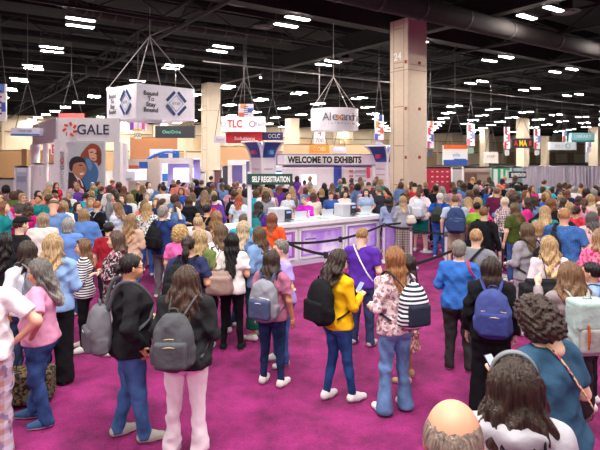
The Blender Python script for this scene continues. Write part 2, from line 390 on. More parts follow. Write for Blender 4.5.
def make_top(J, vox, style, seed, mat):
    """tee, long, jacket, tank, tunic"""
    o = {'tee': .016, 'long': .016, 'jacket': .03, 'tank': .01, 'tunic': .022, 'hoodie': .036}[style]; w = J['w']; P = torso(J, o)
    hem = {'tee': .83, 'long': .82, 'jacket': .80, 'tank': .86, 'tunic': .68, 'hoodie': .80}[style]
    P.append(cone((0, 0, .9), (0, 0, hem-.06), .122*w+o, .128*w+o+(.02 if style in ('tunic', 'jacket') else 0), 1.38, .04))
    for s in (1, -1):
        S, E, W = J['S', s], J['E', s], J['W', s]; r = .05*w**.6+o*.8
        if style == 'tank': continue
        if style == 'tee': P.append(cone(S, S+(E-S)*.72, r+.004, r+.012, 1, .03, end=1))
        else:
            P += [cone(S, E, r, .042*w**.5+o, 1, .03), cone(E, E+(W-E)*.93, .042*w**.5+o, .031+o*.8, 1, .02, end=1)]
    if style == 'hoodie': P += [ell((0, -.10, 1.37), (.13, .075, .07), .03), ell((0, .07, 1.34), (.1, .05, .05), .03)]
    if style in ('jacket',): P += [cone((0, -.03, 1.37), (0, -.03, 1.41), .062, .064, 1.15, .02)]
    nk = (0, .05, 1.46)
    def cut(X, Y, Z):
        c = np.maximum(hem-Z+.012*np.sin(9*X+seed), Z-(1.43 if style in ('jacket', 'hoodie') else 1.405))
        R = .078 if style in ('tee', 'tank', 'tunic', 'long') else .07
        return np.maximum(c, R-np.sqrt((X/1.1)**2+(Y-nk[1])**2+((Z-nk[2])/1.0)**2))
    v, f = blend(P, vox, cut, fold(seed, .0115 if style != 'jacket' else .015)); return npmesh('top', bend(v, J), f, mat)
def make_bottom(J, vox, style, seed, mat):
    w = J['w']; o = {'slim': .006, 'straight': .016, 'flare': .012, 'wide': .03, 'shorts': .02, 'skirt': .02, 'long_skirt': .02}[style]
    ou = min(o, .006); P = [p for p in torso(J, ou-.006)[:2]]+[ell((s*.075*w, -.055*w, .835), (.083*w+ou, .083*w+ou, .09*w+ou), .05) for s in (1, -1)]; fd = fold(seed+50, .010 if style != 'slim' else .006)
    def dsp(X, Y, Z): return fd(X, Y, Z)*np.clip((.84-Z)/.1, 0, 1)
    lo = .0
    if style in ('skirt', 'long_skirt'):
        lo = .42 if style == 'skirt' else .18; P.append(cone((0, 0, .86), (0, .01, lo-.05), .125*w+o, .15*w+o, 1.3, .05))
    else:
        for s in (1, -1):
            Hh, K, A = J['H', s], J['K', s], J['A', s]; k1 = {'slim': .058, 'straight': .068, 'flare': .062, 'wide': .09, 'shorts': .09}[style]*w**.5; k2 = {'slim': .042, 'straight': .064, 'flare': .088, 'wide': .105, 'shorts': .05}[style]
            P.append(cone(Hh-(0, 0, .03), K, .090*w+o*.8, k1+o*.4, 1, .02))
            if style != 'shorts':
                M_ = K+(A-K)*.45; km = {'slim': .052, 'straight': .064, 'flare': .060, 'wide': .098}[style]
                P += [cone(K, M_, k1+o*.4, km, 1, .02), cone(M_, A+(0, 0, -.03), km, k2, 1, .02)]
            else: lo = .46
    bot = {'slim': .075, 'straight': .03, 'flare': .02, 'wide': .03, 'shorts': .47}.get(style, lo)
    v, f = blend(P, vox, lambda X, Y, Z: np.maximum(bot-Z, Z-.95)+0*X, dsp); return npmesh('trousers' if 'skirt' not in style else 'skirt', bend(v, J), f, mat)
def make_shoe(J, s, vox, heel=False):
    A = J['A', s]; t = math.radians(8)*s; d = np.array((math.sin(t), math.cos(t), 0)); a = np.array((A[0], A[1], 0)); sd = np.array((d[1], -d[0], 0))
    P = [cone(a-d*.03+(0, 0, .045), a+d*.06+(0, 0, .045), .042, .046, 1, .03), cone(a+d*.06+(0, 0, .04), a+d*.15+(0, 0, .032), .046, .036, 1, .03),
         cone(a-d*.01+(0, 0, .06), a+(0, 0, .105), .04, .038, 1, .03)]
    v, f = blend(P, vox, lambda X, Y, Z: np.maximum(.002-Z, Z-.105)+0*X)
    z = v[f].mean(1)[:, 2]; return npmesh('shoe', v, f, [objcol('cloth'), plain('e9e5e0', .6)], (z < .026).astype(int))
HAIRC = {}
def make_hair(style, vox, var=0, mesh=True):
    key = (style, round(vox, 4), var)
    if key in HAIRC: return HAIRC[key]
    r = np.random.RandomState(hash_s(style)+var); a = r.uniform(0, 6.28, 8); t = 1.0
    cap = ell((0, -.018, .024), (.089, .108, .102), .02); face = None; P = [cap]; wav = 0; cutz = -.06; amp = .0045; side = True
    if style == 'crimped':
        P += [cone((0, -.045, .0), (0, -.07, -.16), .075, .088, 1.5, .05), cone((0, -.07, -.16), (0, -.11, -.30), .088, .07, 1.7, .04)]; wav = .009; cutz = -.40
        for s in (1, -1): P.append(cone((s*.068, -.012, .01), (s*.11, -.03, -.25), .03, .045, 1, .04))
    elif style in ('long', 'wavy', 'long_wavy', 'verylong'):
        L = {'long': -.30, 'wavy': -.26, 'long_wavy': -.36, 'verylong': -.46}[style]; wd = {'long': .052, 'wavy': .066, 'long_wavy': .066, 'verylong': .056}[style]
        P += [cone((0, -.045, .0), (0, -.075, -.13), .066, wd, 1.45, .05), cone((0, -.08, -.13), (0, -.13 if style != 'verylong' else -.15, L), wd, wd*(.62 if style != 'verylong' else .8), 1.75, .04)]
        for s in (1, -1): P.append(cone((s*.068, -.012, .01), (s*.085, -.02, -.17), .026, .028, 1, .03)); P.append(cone((s*.085, -.02, -.17), (s*.09, -.075, L*.8), .03, .018, 1, .03))
        wav = {'long': .003, 'wavy': .011, 'long_wavy': .012, 'verylong': .003}[style]; cutz = L-.05
    elif style == 'bob':
        P += [cone((0, -.04, .0), (0, -.06, -.10), .07, .058, 1.35, .04)]; wav = .004; cutz = -.15
        for s in (1, -1): P.append(cone((s*.07, -.005, .0), (s*.08, .0, -.10), .027, .026, 1, .03))
    elif style in ('ponytail', 'bun', 'topknot'):
        cutz = -.5
        def capz(X, Y, Z): return 0
        P = [ell((0, -.016, .02), (.083, .102, .098), .02)]
        if style == 'ponytail': P += [ell((0, -.125, .03), (.03, .03, .03), .02), cone((0, -.135, .03), (0, -.16, -.08), .032, .04, 1.1, .03), cone((0, -.16, -.08), (0, -.13, -.27), .04, .015, 1.1, .03)]; wav = .005
        elif style == 'bun': P += [ell((0, -.125, -.01), (.045, .038, .042), .015)]
        else: P += [ell((0, -.04, .135), (.04, .04, .035), .015)]
    elif style == 'short': P = [ell((0, -.018, .022), (.083, .102, .097), .02)]; cutz = -.5
    elif style == 'pixie': P = [ell((0, -.02, .028), (.09, .108, .1), .02), ell((0, -.07, -.035), (.07, .05, .05), .03)]; wav = .004; cutz = -.5
    elif style == 'curly': P = [ell((0, -.02, .02), (.125, .13, .125), .02), ell((.07, -.02, -.05), (.06, .075, .07), .04), ell((-.07, -.02, -.05), (.06, .075, .07), .04), ell((0, -.07, -.06), (.09, .07, .08), .04)]; amp = 0; cutz = -.14
    elif style == 'balding': P = [ell((0, -.016, .01), (.083*1.04, .1*1.04, .092), .02)]; cutz = -.5; amp = .0008
    def disp(X, Y, Z):
        th = np.arctan2(X, -(Y+.0)); d = amp*np.sin(19*th+5*np.sin(8*Z+a[0])+a[1])+amp*.6*np.sin(37*th+9*Z+a[2]+3*np.sin(5*th))
        if wav: d = d+wav*np.sin(46*Z+5*np.sin(3*th+a[3])+a[4]+20*X)*np.clip((-Z)/.12, 0, 1)
        if style == 'curly': d = d+.009*np.sin(135*X+a[0]+3*np.sin(60*Z))*np.sin(125*Y+a[1]+3*np.sin(65*X))+.009*np.sin(118*Z+a[2]+3*np.sin(70*Y))*np.sin(95*X+a[4])
        return d
    low = style in ('short', 'pixie', 'ponytail', 'bun', 'topknot', 'balding')
    def cut(X, Y, Z):
        c = cutz-Z+.012*np.sin(30*X+a[5])
        fz = np.maximum.reduce([np.abs(X)-(.066 if style != 'curly' else .07)+0*Y+0*Z, .045-Y+0*X+0*Z+.25*np.maximum(Z, 0), Z-.058+0*X+0*Y])     # opening for the face
        c = np.maximum(c, -fz)
        if low:                                             # hairline round the ears and the nape
            ln = np.maximum(Z-(-.085 if style != 'pixie' else -.11)-0*X, -1)
            ear = .032-np.sqrt(((Y+.0)/1)**2+(Z+.03)**2)+0*X
            c = np.maximum(c, -(Z+.035+np.clip((-Y-.02)*.9, -.04, .06))) if style != 'balding' else np.maximum(c, -(Z+.03+np.clip((-Y-.02)*.9, -.04, .06)))
            if style == 'ponytail': pass
        if style == 'balding': c = np.maximum(c, np.maximum(.064-np.sqrt(X*X+(Y-.015)**2), -(Z+.0)))
        return c
    if style in ('ponytail', 'bun'):
        tail = P[1:]; v1, f1 = blend(P[:1], vox, cut, disp); amp2 = amp
        v2, f2 = blend(tail, vox, None, disp); v, f = np.concatenate([v1, v2]), np.concatenate([f1, f2+len(v1)])
    else: v, f = blend(P, vox, cut, disp)
    HAIRC[key] = (v, f); return v, f
def hash_s(s): return sum(ord(c)*(i+3) for i, c in enumerate(s)) % 9973
HM = {}
def hair_mesh(style, vox, var, headrot, J):
    k = (style, round(vox, 4), var, headrot, J['lean'])
    if k in HM: return HM[k]
    v, f = make_hair(style, vox, var); v = v @ rotm(*headrot).T+HC
    HM[k] = npmesh('hair', bend(v, J), f, objcol('hair')); return HM[k]
def soft(m):
    """m is a colour (own-colour fabric) or a material"""
    return m if not isinstance(m, str) else objcol('cloth')
HAIRN = dict(crimped='crimped', long='long straight', wavy='wavy shoulder-length', long_wavy='long wavy', verylong='very long straight', bob='chin-length bobbed', ponytail='tied-back', bun='bun-tied', topknot='top-knotted', short='short', pixie='short cropped', curly='big curly', balding='thinning')
SKIN = dict(f='efc4a8', m='d9a07c', t='b97c56', d='7a4a32', r='e8b096')
def mute(c, k=.22):
    r = [int(c[i:i+2], 16) for i in (0, 2, 4)]; g = sum(r)/3; return '%02x%02x%02x' % tuple(int(q+(g-q)*k) for q in r)
people_at = []
def person(x, yt, face=0, H=1.66, hair=('long', '6b4426'), top=('tee', '3355aa'), bot=('straight', '2b3550'), label='', arms=('down', 'down'), legs='stand',
           w=1.0, male=False, skin='f', shoes='e8e4e0', d=None, yf=None, hr=(0, 0), lean=0.0, group=None, seed=None, curl=.5, vox=None):
    """x: column of the head; yt: row of the crown, or yf: row of the feet; H: height. face: 0 away from the camera, 90 to picture right"""
    if d is None:
        if yf is not None: d = F*CH/(yf-HZ); H = CH-(yt-HZ)*d/F
        else: d = F*(CH-H)/(yt-HZ)
    s = H/(H0+.0); seed = seed if seed is not None else abs(int(x*7+yt*13)); vox = vox or (.0135 if d < 6.5 else (.016 if d < 8.5 else .019))
    X = (x-300)/F*d; rz = -math.radians(face)-math.atan2(X, d); 
    root = empty('person', (X, d, 0), rz, s); tag(root, label, 'person', group); people_at.append((X, d)); root['_x'] = x
    J = rig(arms, legs, w, male, lean); hrr = (-math.radians(hr[0]), math.radians(hr[1]))
    link('body', make_body(J, max(vox, .015), hrr, curl), root, SKIN.get(skin, skin))
    ts, tc = top; link('top', make_top(J, vox, ts, seed, soft(tc)), root, tc if isinstance(tc, str) else 'ffffff')
    bs, bc = bot; jeans = isinstance(bc, str) and bc.startswith('j'); bcc = bc[1:] if jeans else bc
    bm = make_bottom(J, vox, bs, seed, objcol('denim') if jeans else soft(bc)); link(bm.name.split('.')[0], bm, root, bcc if isinstance(bcc, str) else 'ffffff')
    for q in (1, -1): link('shoe', make_shoe(J, q, .011 if d < 7 else .016), root, shoes)
    if hair: link('hair', hair_mesh(hair[0], (.0085 if d < 6 else .011) if hair[0] != 'curly' else .007, seed % 2, hrr, J), root, mute(hair[1]))
    del root['_x']
    return dict(root=root, J=J, d=d, X=X, rz=rz, s=s, H=H, hr=hrr, face=face)
def world(p, v):
    """a spot given in the person's own frame, in world metres"""
    vv = bend(np.array([v], float), p['J'])[0]*p['s']; c, s_ = math.cos(p['rz']), math.sin(p['rz'])
    return (p['X']+vv[0]*c-vv[1]*s_, p['d']+vv[0]*s_+vv[1]*c, vv[2])
def bandcurve(pts, n=5):
    """smooth path through pts"""
    P = [Vector(p) for p in pts]; out = []
    for i in range(len(P)-1):
        a, b, c, d = P[max(i-1, 0)], P[i], P[i+1], P[min(i+2, len(P)-1)]
        for t in range(n):
            u = t/n; out.append(.5*((2*b)+(c-a)*u+(2*a-5*b+4*c-d)*u*u+(3*b-a-3*c+d)*u**3))
    return out+[P[-1]]
def tube_obj(name, pts, r, color, parent, flat=.35, mat=None, smooth_n=5):
    m = MB(); m.tube(bandcurve(pts, smooth_n), r, 8, flat=flat); o = m.build(name, mat or objcol('cloth'), parent, smooth=True)
    o.color = c4(color); return o
def backpack(p, color, label, c2=None, size=1.0, dx=0.0, dz=0.0, style='round', zips=None, straps=True, w=None, mat=None, over=.0):
    """worn on the back of p; a thing of its own"""
    J = p['J']; wv = J['w']; t = .022
    root = empty('backpack', (p['X'], p['d'], 0), p['rz'], p['s']); tag(root, label, 'backpack'); c2 = c2 or color
    sh = lambda q: bend(np.array([q], float), J)[0]
    z0 = 1.13+dz; y0 = -.135*wv-.02-over; D = .085*size; W_ = .145*size; Hh = .215*size
    if style == 'round': P = [rbox((dx, y0-D, z0-.05), (W_-.075, .008, Hh-.13), .075, .05), ell((dx, y0-D-.01, z0-.04), (W_-.005, D+.02, Hh-.05), .06), ell((dx, y0-D, z0+Hh-.10), (W_-.03, D, .11), .05)]+[rbox((dx+q*(W_-.01), y0-D, z0-.11), (.01, .03, .05), .025, .02) for q in (1, -1)]
    else: P = [rbox((dx, y0-D, z0), (W_-.045, D-.045, Hh-.05), .045, .03)]
    v, f = blend(P, .012, None, fold(hash_s(label), .008)); link('main_compartment', npmesh('main_compartment', bend(v, J), f, mat or objcol('cloth')), root, color)
    v, f = blend([rbox((dx, y0-2*D-.01, z0-.07*size), (W_-.055, .012, .075*size), .028, .02)], .010, None, fold(5, .004)); link('front_pocket', npmesh('front_pocket', bend(v, J), f, objcol('cloth')), root, c2)
    zc = zips or '1c1c1e'
    for zq, rr in ((z0+.045*size, .006), (z0-.005, .005)) if style != 'flap' else ():
        yy = y0-2*D+.0-(.045 if zq < z0+.02 else .006)
        tube_obj('zipper', [sh((dx-W_*.72, yy+.012, zq-.01)), sh((dx, yy-.004, zq+.008)), sh((dx+W_*.72, yy+.012, zq-.01))], rr, zc, root, flat=.8)
    if style == 'flap':
        v, f = blend([rbox((dx, y0-D-.02, z0+.12*size), (W_-.035, D-.01, .085*size), .03, .02)], .010, None, None); link('flap', npmesh('flap', bend(v, J), f, objcol('cloth')), root, color)
        for q in (-1, 1): tube_obj('buckle_strap', [sh((dx+q*W_*.5, y0-2*D-.05, z0+.07)), sh((dx+q*W_*.5, y0-2*D-.062, z0-.02)), sh((dx+q*W_*.5, y0-2*D-.045, z0-.14))], .02, zc, root)
    tube_obj('top_handle', [sh((dx-.04, y0-D, z0+Hh-.02)), sh((dx-.03, y0-D, z0+Hh+.035)), sh((dx+.03, y0-D, z0+Hh+.035)), sh((dx+.04, y0-D, z0+Hh-.02))], .012, c2, root)
    if straps:
        k = J['sh']/.168
        for q in (-1, 1):
            y = .118*wv+t
            pts = [(dx+q*.06, y0-.03, z0+Hh-.06), (q*.095*k, y0+.045, 1.405), (q*.105*k, -.01, 1.425), (q*.108*k, .065*wv, 1.375), (q*.11*k, y, 1.25), (q*.13*k*wv, y-.02, 1.12), (q*.175*wv*k, .02, 1.03), (q*.14*wv, y0+.02, z0-Hh+.06)]
            tube_obj('shoulder_strap', [sh(a) for a in pts], .019, c2, root)
    return root
def handbag(p, pts, size, color, label, cord=None, name='handbag', cat='handbag', cordcol=None, strapr=.012, seed=3):
    """soft bag centred at pts in p's frame, with a shoulder strap along cord"""
    root = empty(name, (p['X'], p['d'], 0), p['rz'], p['s']); tag(root, label, cat); a, b, c = pts; w_, d_, h_ = size
    w_, h_ = w_*.62, h_*.62
    v, f = blend([rbox((a, b, c-h_*.12), (w_-.03, d_-.02, h_*.75-.03), .03, .03), ell((a, b, c-h_*.45), (w_*1.12, d_*1.05, h_*.6), .06), rbox((a, b, c+h_*.5), (w_*.8-.02, max(d_*.5-.01, .004), h_*.45-.01), .012, .05)], .012, None, fold(seed, .007))
    link('bag_body', npmesh('bag_body', v, f, objcol('cloth')), root, color)
    if cord: tube_obj('shoulder_strap' if len(cord) > 3 else 'handle', cord, strapr, cordcol or color, root)
    return root
def phone(p, v, label, tilt=.7, c='1b1b20', screen='8f9cc4', yaw=0):
    root = empty('phone', world(p, v), p['rz']+yaw); tag(root, label, 'phone')
    m = MB(); m.box((0, 0, 0), (.075, .009, .15)); o = m.build('case', plain(c, .4), root, bevel=.006); o.rotation_euler = (-tilt, 0, 0)
    m = MB(); m.box((0, -.0055, 0), (.066, .003, .137)); o = m.build('screen', plain(screen, .2, emit=.35), root); o.rotation_euler = (-tilt, 0, 0)
    return root
def lanyard(p, color, badge=True):
    w = p['J']['w']; y = .118*w+.03; r = p['root']; sh = lambda q: tuple(bend(np.array([q], float), p['J'])[0])
    tube_obj('lanyard', [sh(q) for q in ((-.0, -.075, 1.425), (-.05, -.045, 1.43), (-.065, .01, 1.42), (-.06, .06*w, 1.37), (-.04, y+.03, 1.22), (0, y+.03, 1.07), (.04, y+.03, 1.22), (.06, .06*w, 1.37), (.065, .01, 1.42), (.05, -.045, 1.43), (0, -.075, 1.425))], .009, color, r)
    if badge:
        m = MB(); m.box(sh((0, y+.035, 1.0)), (.10, .006, .13)); m.build('badge', plain('f4f2f6', .4), r)
# ------------------------------------------------------------------ the hall
CZ = 8.65
def carpet():
    m, nt, b = newmat('carpet'); L = nt.links.new; b.inputs['Roughness'].default_value = .95
    tc = N(nt, 'ShaderNodeTexCoord'); n1 = N(nt, 'ShaderNodeTexNoise'); n1.inputs['Scale'].default_value = 2.2; n1.inputs['Detail'].default_value = 6; n1.inputs['Roughness'].default_value = .65
    n2 = N(nt, 'ShaderNodeTexNoise'); n2.inputs['Scale'].default_value = 45; n2.inputs['Detail'].default_value = 3
    L(tc.outputs['Object'], n1.inputs['Vector']); L(tc.outputs['Object'], n2.inputs['Vector'])
    cr = N(nt, 'ShaderNodeValToRGB'); cr.color_ramp.elements[0].position = .34; cr.color_ramp.elements[0].color = c4('68104a'); cr.color_ramp.elements[1].position = .68; cr.color_ramp.elements[1].color = c4('a62576')
    L(n1.outputs['Fac'], cr.inputs['Fac']); mx = N(nt, 'ShaderNodeMixRGB', blend_type='MULTIPLY'); mx.inputs['Fac'].default_value = .8
    mr = N(nt, 'ShaderNodeMapRange'); mr.inputs['From Min'].default_value = .3; mr.inputs['From Max'].default_value = .7; mr.inputs['To Min'].default_value = .72; mr.inputs['To Max'].default_value = 1.2
    L(n2.outputs['Fac'], mr.inputs['Value']); L(cr.outputs[0], mx.inputs['Color1']); L(mr.outputs[0], mx.inputs['Color2']); L(mx.outputs[0], b.inputs['Base Color'])
    bp = N(nt, 'ShaderNodeBump'); bp.inputs['Strength'].default_value = .5; bp.inputs['Distance'].default_value = .02; L(n2.outputs['Fac'], bp.inputs['Height']); L(bp.outputs[0], b.inputs['Normal'])
    return m
m = MB(); m.box((15, 75, -.11), (320, 240, .2)); tag(m.build('floor', plain('8f8a8c', .6)), kind='structure')
m = MB(); m.box((3, 9, -.01), (60, 36, .02)); tag(m.build('floor_carpet', carpet()), kind='structure')
BLK = plain('0e0d0f', .9); BLK2 = plain('141314', .85); DUCT = plain('221d1e', .95); DK = plain('151417', .9)
m = MB(); m.box((15, 75, CZ+1.7), (320, 240, .2)); tag(m.build('ceiling', BLK), kind='structure')
def uv(u, v, z): return (U[0]*u+V[0]*v, U[1]*u+V[1]*v, z)
# far wall, parallel to the V direction: tan panels with a darker band low down
m = MB(); UW = 93
def wallstrip(m, v0, v1, z0, z1, off, mi):
    a, b_ = uv(UW-off, v0, 0), uv(UW-off, v1, 0); c, d = uv(UW, v0, 0), uv(UW, v1, 0)
    P = [(p[0], p[1], z) for z in (z0, z1) for p in (a, b_, d, c)]
    m.poly(P, [(3, 2, 1, 0), (4, 5, 6, 7), (0, 1, 5, 4), (1, 2, 6, 5), (2, 3, 7, 6), (3, 0, 4, 7)], mi)
wallstrip(m, -30, 190, 0, CZ+1.6, 0.0+.3, 0)
tag(m.build('wall_back', [plain('eedcc2', .8)]), kind='structure')
m = MB()
for i in range(36):
    v0 = -28+i*6
    wallstrip(m, v0, v0+.35, 0, CZ, .6, 0)
wallstrip(m, -30, 190, 3.2, 3.5, .5, 1); wallstrip(m, -30, 190, 6.3, 6.5, .5, 1)
for i in range(0, 36, 2): wallstrip(m, -26+i*6, -21.5+i*6, .0, 3.1, .45, 2); wallstrip(m, -26+i*6+6, -21.5+i*6+6, 3.7, 6.2, .45, 3)
tag(m.build('trim_1', [plain('f0dfc6', .8), plain('9a8468', .8), plain('bf9f7c', .8), plain('dcbf98', .8)]), kind='structure')
# side wall at far left, parallel to U
m = MB(); a = uv(20, -22, 0); b_ = uv(95, -22, 0); m.beam((a[0], a[1], CZ/2), (b_[0], b_[1], CZ/2), .3, CZ+2.6); tag(m.build('wall_left', plain('cdb08c', .8)), kind='structure')

# columns
def column(x, Y, w1, w2, top, stripe=True, no=None):
    X = (x-300)/F*Y; c = (X, Y); au = U; av = V
    # the near corner is at (X,Y); the faces run back along U and V
    cx, cy = X+U[0]*w1/2+V[0]*w2/2, Y+U[1]*w1/2+V[1]*w2/2; rz = math.atan2(V[1], V[0])
    r = empty('column', (cx, cy, 0), rz); m = MB(); m.box((0, 0, top/2), (w2, w1, top)); m.build('shaft', plain('dccbb6', .75), r, bevel=.03)
    if stripe:
        m = MB()
        for z in np.arange(1.4, top, 1.7): m.box((-w2/2, 0, z), (.02, w1*.54, .035))
        m.box((0, 0, top*.74), (w2+.012, w1+.012, .025))
        m.build('joint', plain('a08a74', .8), r)
        m = MB()
        for k in (-.28, .28): m.box((-w2/2-.004, k*w1, top/2), (.012, .03, top))
        m.build('corner_strip', plain('b09a80', .8), r)
    tag(r, kind='structure'); return r
col1 = column(408, 22, 1.08, 1.2, 8.6)
tag(col1, kind='structure')
text('24', 'number', plain('fdfdfd', .4), col1, (-.62, .05, 7.0), h=.34, rot=(PI/2, 0, -PI/2), bold=.02)
m = MB(); m.box((-.605, .0, 6.72), (.02, .55, .04)); m.box((0, -.55, 6.6), (.9, .02, .04)); m.build('light_strip', plain('c99a8a', .6), col1)
m = MB()
for z in (5.0, 2.9, 7.0): m.box((.1, -.56, z-.3), (.12, .04, .12)); m.box((-.615, -.42, z-.3), (.03, .1, .14))
m.build('alarm_box', plain('a83a32', .5), col1)
for x, Y, w1, w2, y_top in ((208, 39.5, 1.25, 1.05, 82), (291, 75, 1.6, 1.5, 118), (524, 80, 1.35, 1.5, 117), (485, 115, 1.4, 1.4, 128), (546, 118, 1.3, 1.4, 136), (598, 105, 1.9, 1.9, 127), (232, 88, 1.2, 1.2, 121)):
    column(x, Y, w1, w2, zz(y_top, Y), Y < 60)

# beams: deep dark girders along both grid directions (structure), secondary joists, trusses
def along(m, u0, v0, u1, v1, z, w, h, mi=0): m.beam(uv(u0, v0, z), uv(u1, v1, z), w, h, mi)
m = MB()
for v in (1.5, 18.4, 31.5, 46, 61, 76, 91, 106, 121, 136): along(m, 2, v, 93, v, 8.78, .5, .9)
for u in (17.0, 38, 60.5, 83): along(m, u, -22, u, 150, 8.8, .5, .9)
tag(m.build('ceiling_beam', BLK2), kind='structure')
m = MB()
for u in np.arange(4, 93, 3.7): along(m, u, -22, u, 60+u, 9.75, .12, .45)
tag(m.build('ceiling_beam', plain('0f0e10', .9)), kind='structure')
# lattice trusses
def truss(u0, v0, u1, v1, z=8.9, lab=''):
    r = empty('roof_truss', uv(u0, v0, z)); tag(r, lab, 'truss', 'open lattice trusses under the black roof')
    A, B = Vector(uv(u0, v0, 0)), Vector(uv(u1, v1, 0)); L = (B-A).length; n = int(L/1.6); o = Vector(uv(u0, v0, 0))
    m = MB(); m.beam((0, 0, .45), B-o+Vector((0, 0, .45)), .12, .12); m.beam((0, 0, -.45), B-o+Vector((0, 0, -.45)), .12, .12); m.build('chord', BLK2, r)
    m = MB(); P = [(B-A)*(i/n)+Vector((0, 0, .45 if i % 2 else -.45)) for i in range(n+1)]
    for i in range(n): m.beam(P[i], P[i+1], .06, .06)
    m.build('web', plain('1f1c1e', .8), r); return r
for i, (u0, v) in enumerate(((6, 8.7), (6, 23.5), (10, 30), (12, 39), (14, 54), (16, 68))): truss(u0, v, 90, v, 8.8, 'open black lattice truss running back under the dark roof')
for i, u in enumerate((21.3, 27.8, 34.5, 45, 53)): truss(u, -18, u, 30+u*1.2, 8.9, 'open black lattice truss running back under the dark roof')
# ducts
def duct(pts, r, lab, mat=DUCT, rings=True):
    root = empty('air_duct', pts[0]); tag(root, lab, 'duct'); P = [Vector(p)-Vector(pts[0]) for p in pts]
    m = MB(); m.tube(bandcurve(P, 6) if len(P) > 2 else P, r, 14); m.build('duct_pipe', mat, root, smooth=True)
    if rings:
        Q = bandcurve(P, 6) if len(P) > 2 else [P[0]+(P[-1]-P[0])*t/12 for t in range(13)]
        for i in range(1, len(Q)-1):
            d = (Q[i+1]-Q[i-1]).normalized(); m = MB(); m.tube([Q[i]-d*.05, Q[i]+d*.05], r*1.05, 14); m.build('duct_collar', plain('2e2829', .7), root)
    return root
duct([uv(13, 8, 8.1), uv(13, 20, 8.1), uv(13, 46, 8.1)], .42, 'thick round brown air duct crossing above the tall numbered column to the top corner')
duct([uv(21, 2.5, 9.15), uv(24, 5.2, 9.15), uv(24.2, 10, 9.15), uv(23.8, 16, 9.15)], .30, 'curved air duct bending above the hanging box banner with two logos')
duct([uv(30, 18, 8.2), uv(30, 30, 8.2), uv(30, 62, 8.2)], .34, 'round dark air duct behind the tall numbered column')
duct([uv(19.5, -12, 8.5), uv(19.5, 0, 8.5)], .30, 'round dark air duct above the white poster booth')
duct([uv(36, 8, 8.3), uv(36, 16, 8.3)], .36, 'short fat air duct over the hanging red box sign')
m = MB(); m.tube([uv(26.5, 12, 7.9), uv(26.5, 75, 7.9)], .04, 8); tag(m.build('conduit_pipe', plain('625c5d', .5)), 'thin pale conduit pipe slanting across the dark roof beyond the tall column', 'pipe')
for i, (x, y, Y) in enumerate(((241, 3, 20), (263, 27, 27), (345, 60, 33), (566, 12, 21))):   # round air diffusers
    r = empty('air_diffuser', ((x-300)/F*Y, Y, zz(y, Y))); tag(r, ['large round air diffuser between the two nearest lamp pairs', 'small round air diffuser beside a single lamp', 'faint round air diffuser above the round hanging sign', 'round air diffuser next to the brightest lamp pair'][i], 'air vent')
    m = MB(); m.cyl((0, 0, 0), .55, .12, 24, r2=.35); m.build('cone', plain('4a4244', .6), r)
    m = MB(); m.cyl((0, 0, -.06), .35, .05, 24); m.build('inner_ring', plain('5a5053', .6), r); m = MB(); m.cyl((0, 0, .1), .25, max(.3, 9.6-zz(y, Y)), 12); m.build('neck', BLK2, r)
for k in range(5):   # green-tinted sprinkler main and drop rods
    m = MB(); a = [(20, 3), (24, 9), (30, 14), (17, 22), (24, 33)][k]; m.tube([uv(a[0], a[1]-9, 9.3), uv(a[0], a[1]+9, 9.3)], .045, 6); tag(m.build('sprinkler_pipe', plain(['24402c', '4a4044', '3d3639', '24402c', '4a4044'][k], .6)), 'thin sprinkler pipe running level under the dark roof', 'pipe', 'sprinkler pipes under the roof')

# lamps: pairs of bright strip fixtures on the grid
LAMP = plain('fff6ea', .4, emit=LAMP_E)
HOUS = plain('3a383a', .5)
mh = MB(); mh.box((0, 0, .06), (1.16, .30, .12)); ml = MB(); ml.box((0, 0, -.008), (1.08, .22, .016))
proto = empty('strip_lamp', (0, 0, 0)); oh = mh.build('housing', HOUS, proto); ol = ml.build('diffuser', LAMP, proto)
ms = MB()
ms.box((0, 0, .13), (1.05, .03, .02))
for q in (-.5, .5): ms.tube([(q, 0, .12), (q, 0, .95)], .012, 5)
ms.box((0, 0, .95), (1.02, .03, .02))
os_ = ms.build('hanger', HOUS, proto)
spots = []
for j in range(-3, 27):
    v = 4.9+7.25*j
    for i in range(-1, 13):
        u = (11.2 if j else 9.7)+6.75*i
        for q in (-1, 1):
            uu = u+q*.62; X, Y, _ = uv(uu, v+q*.12, 0)
            if uu > 92: continue
            xx = 300+F*X/max(Y, .1)
            if Y > 15 and -15 < xx < 615 and (155-F*(8.3-CH)/Y) > -14 and Y < 125 and not (Y > 95 and (i+j) % 2): spots.append((Y, X, q, j, i))
spots.sort()
print('lamps', len(spots))
rows = {}
for n, (Y, X, q, j, i) in enumerate(spots[:300]):
    o = proto if n == 0 else proto.copy()
    if n:
        COL.objects.link(o)
        for ch in (oh, ol, os_) if Y < 60 else (oh, ol):
            c = ch.copy(); c.parent = o; COL.objects.link(c)
    o.location = (X, Y, 8.3); o.rotation_euler = (0, 0, math.atan2(V[1], V[0])); tag(o, 'white strip lamp, one of a bright pair hung under the black roof', 'ceiling lamp', 'paired strip lamps under the roof')
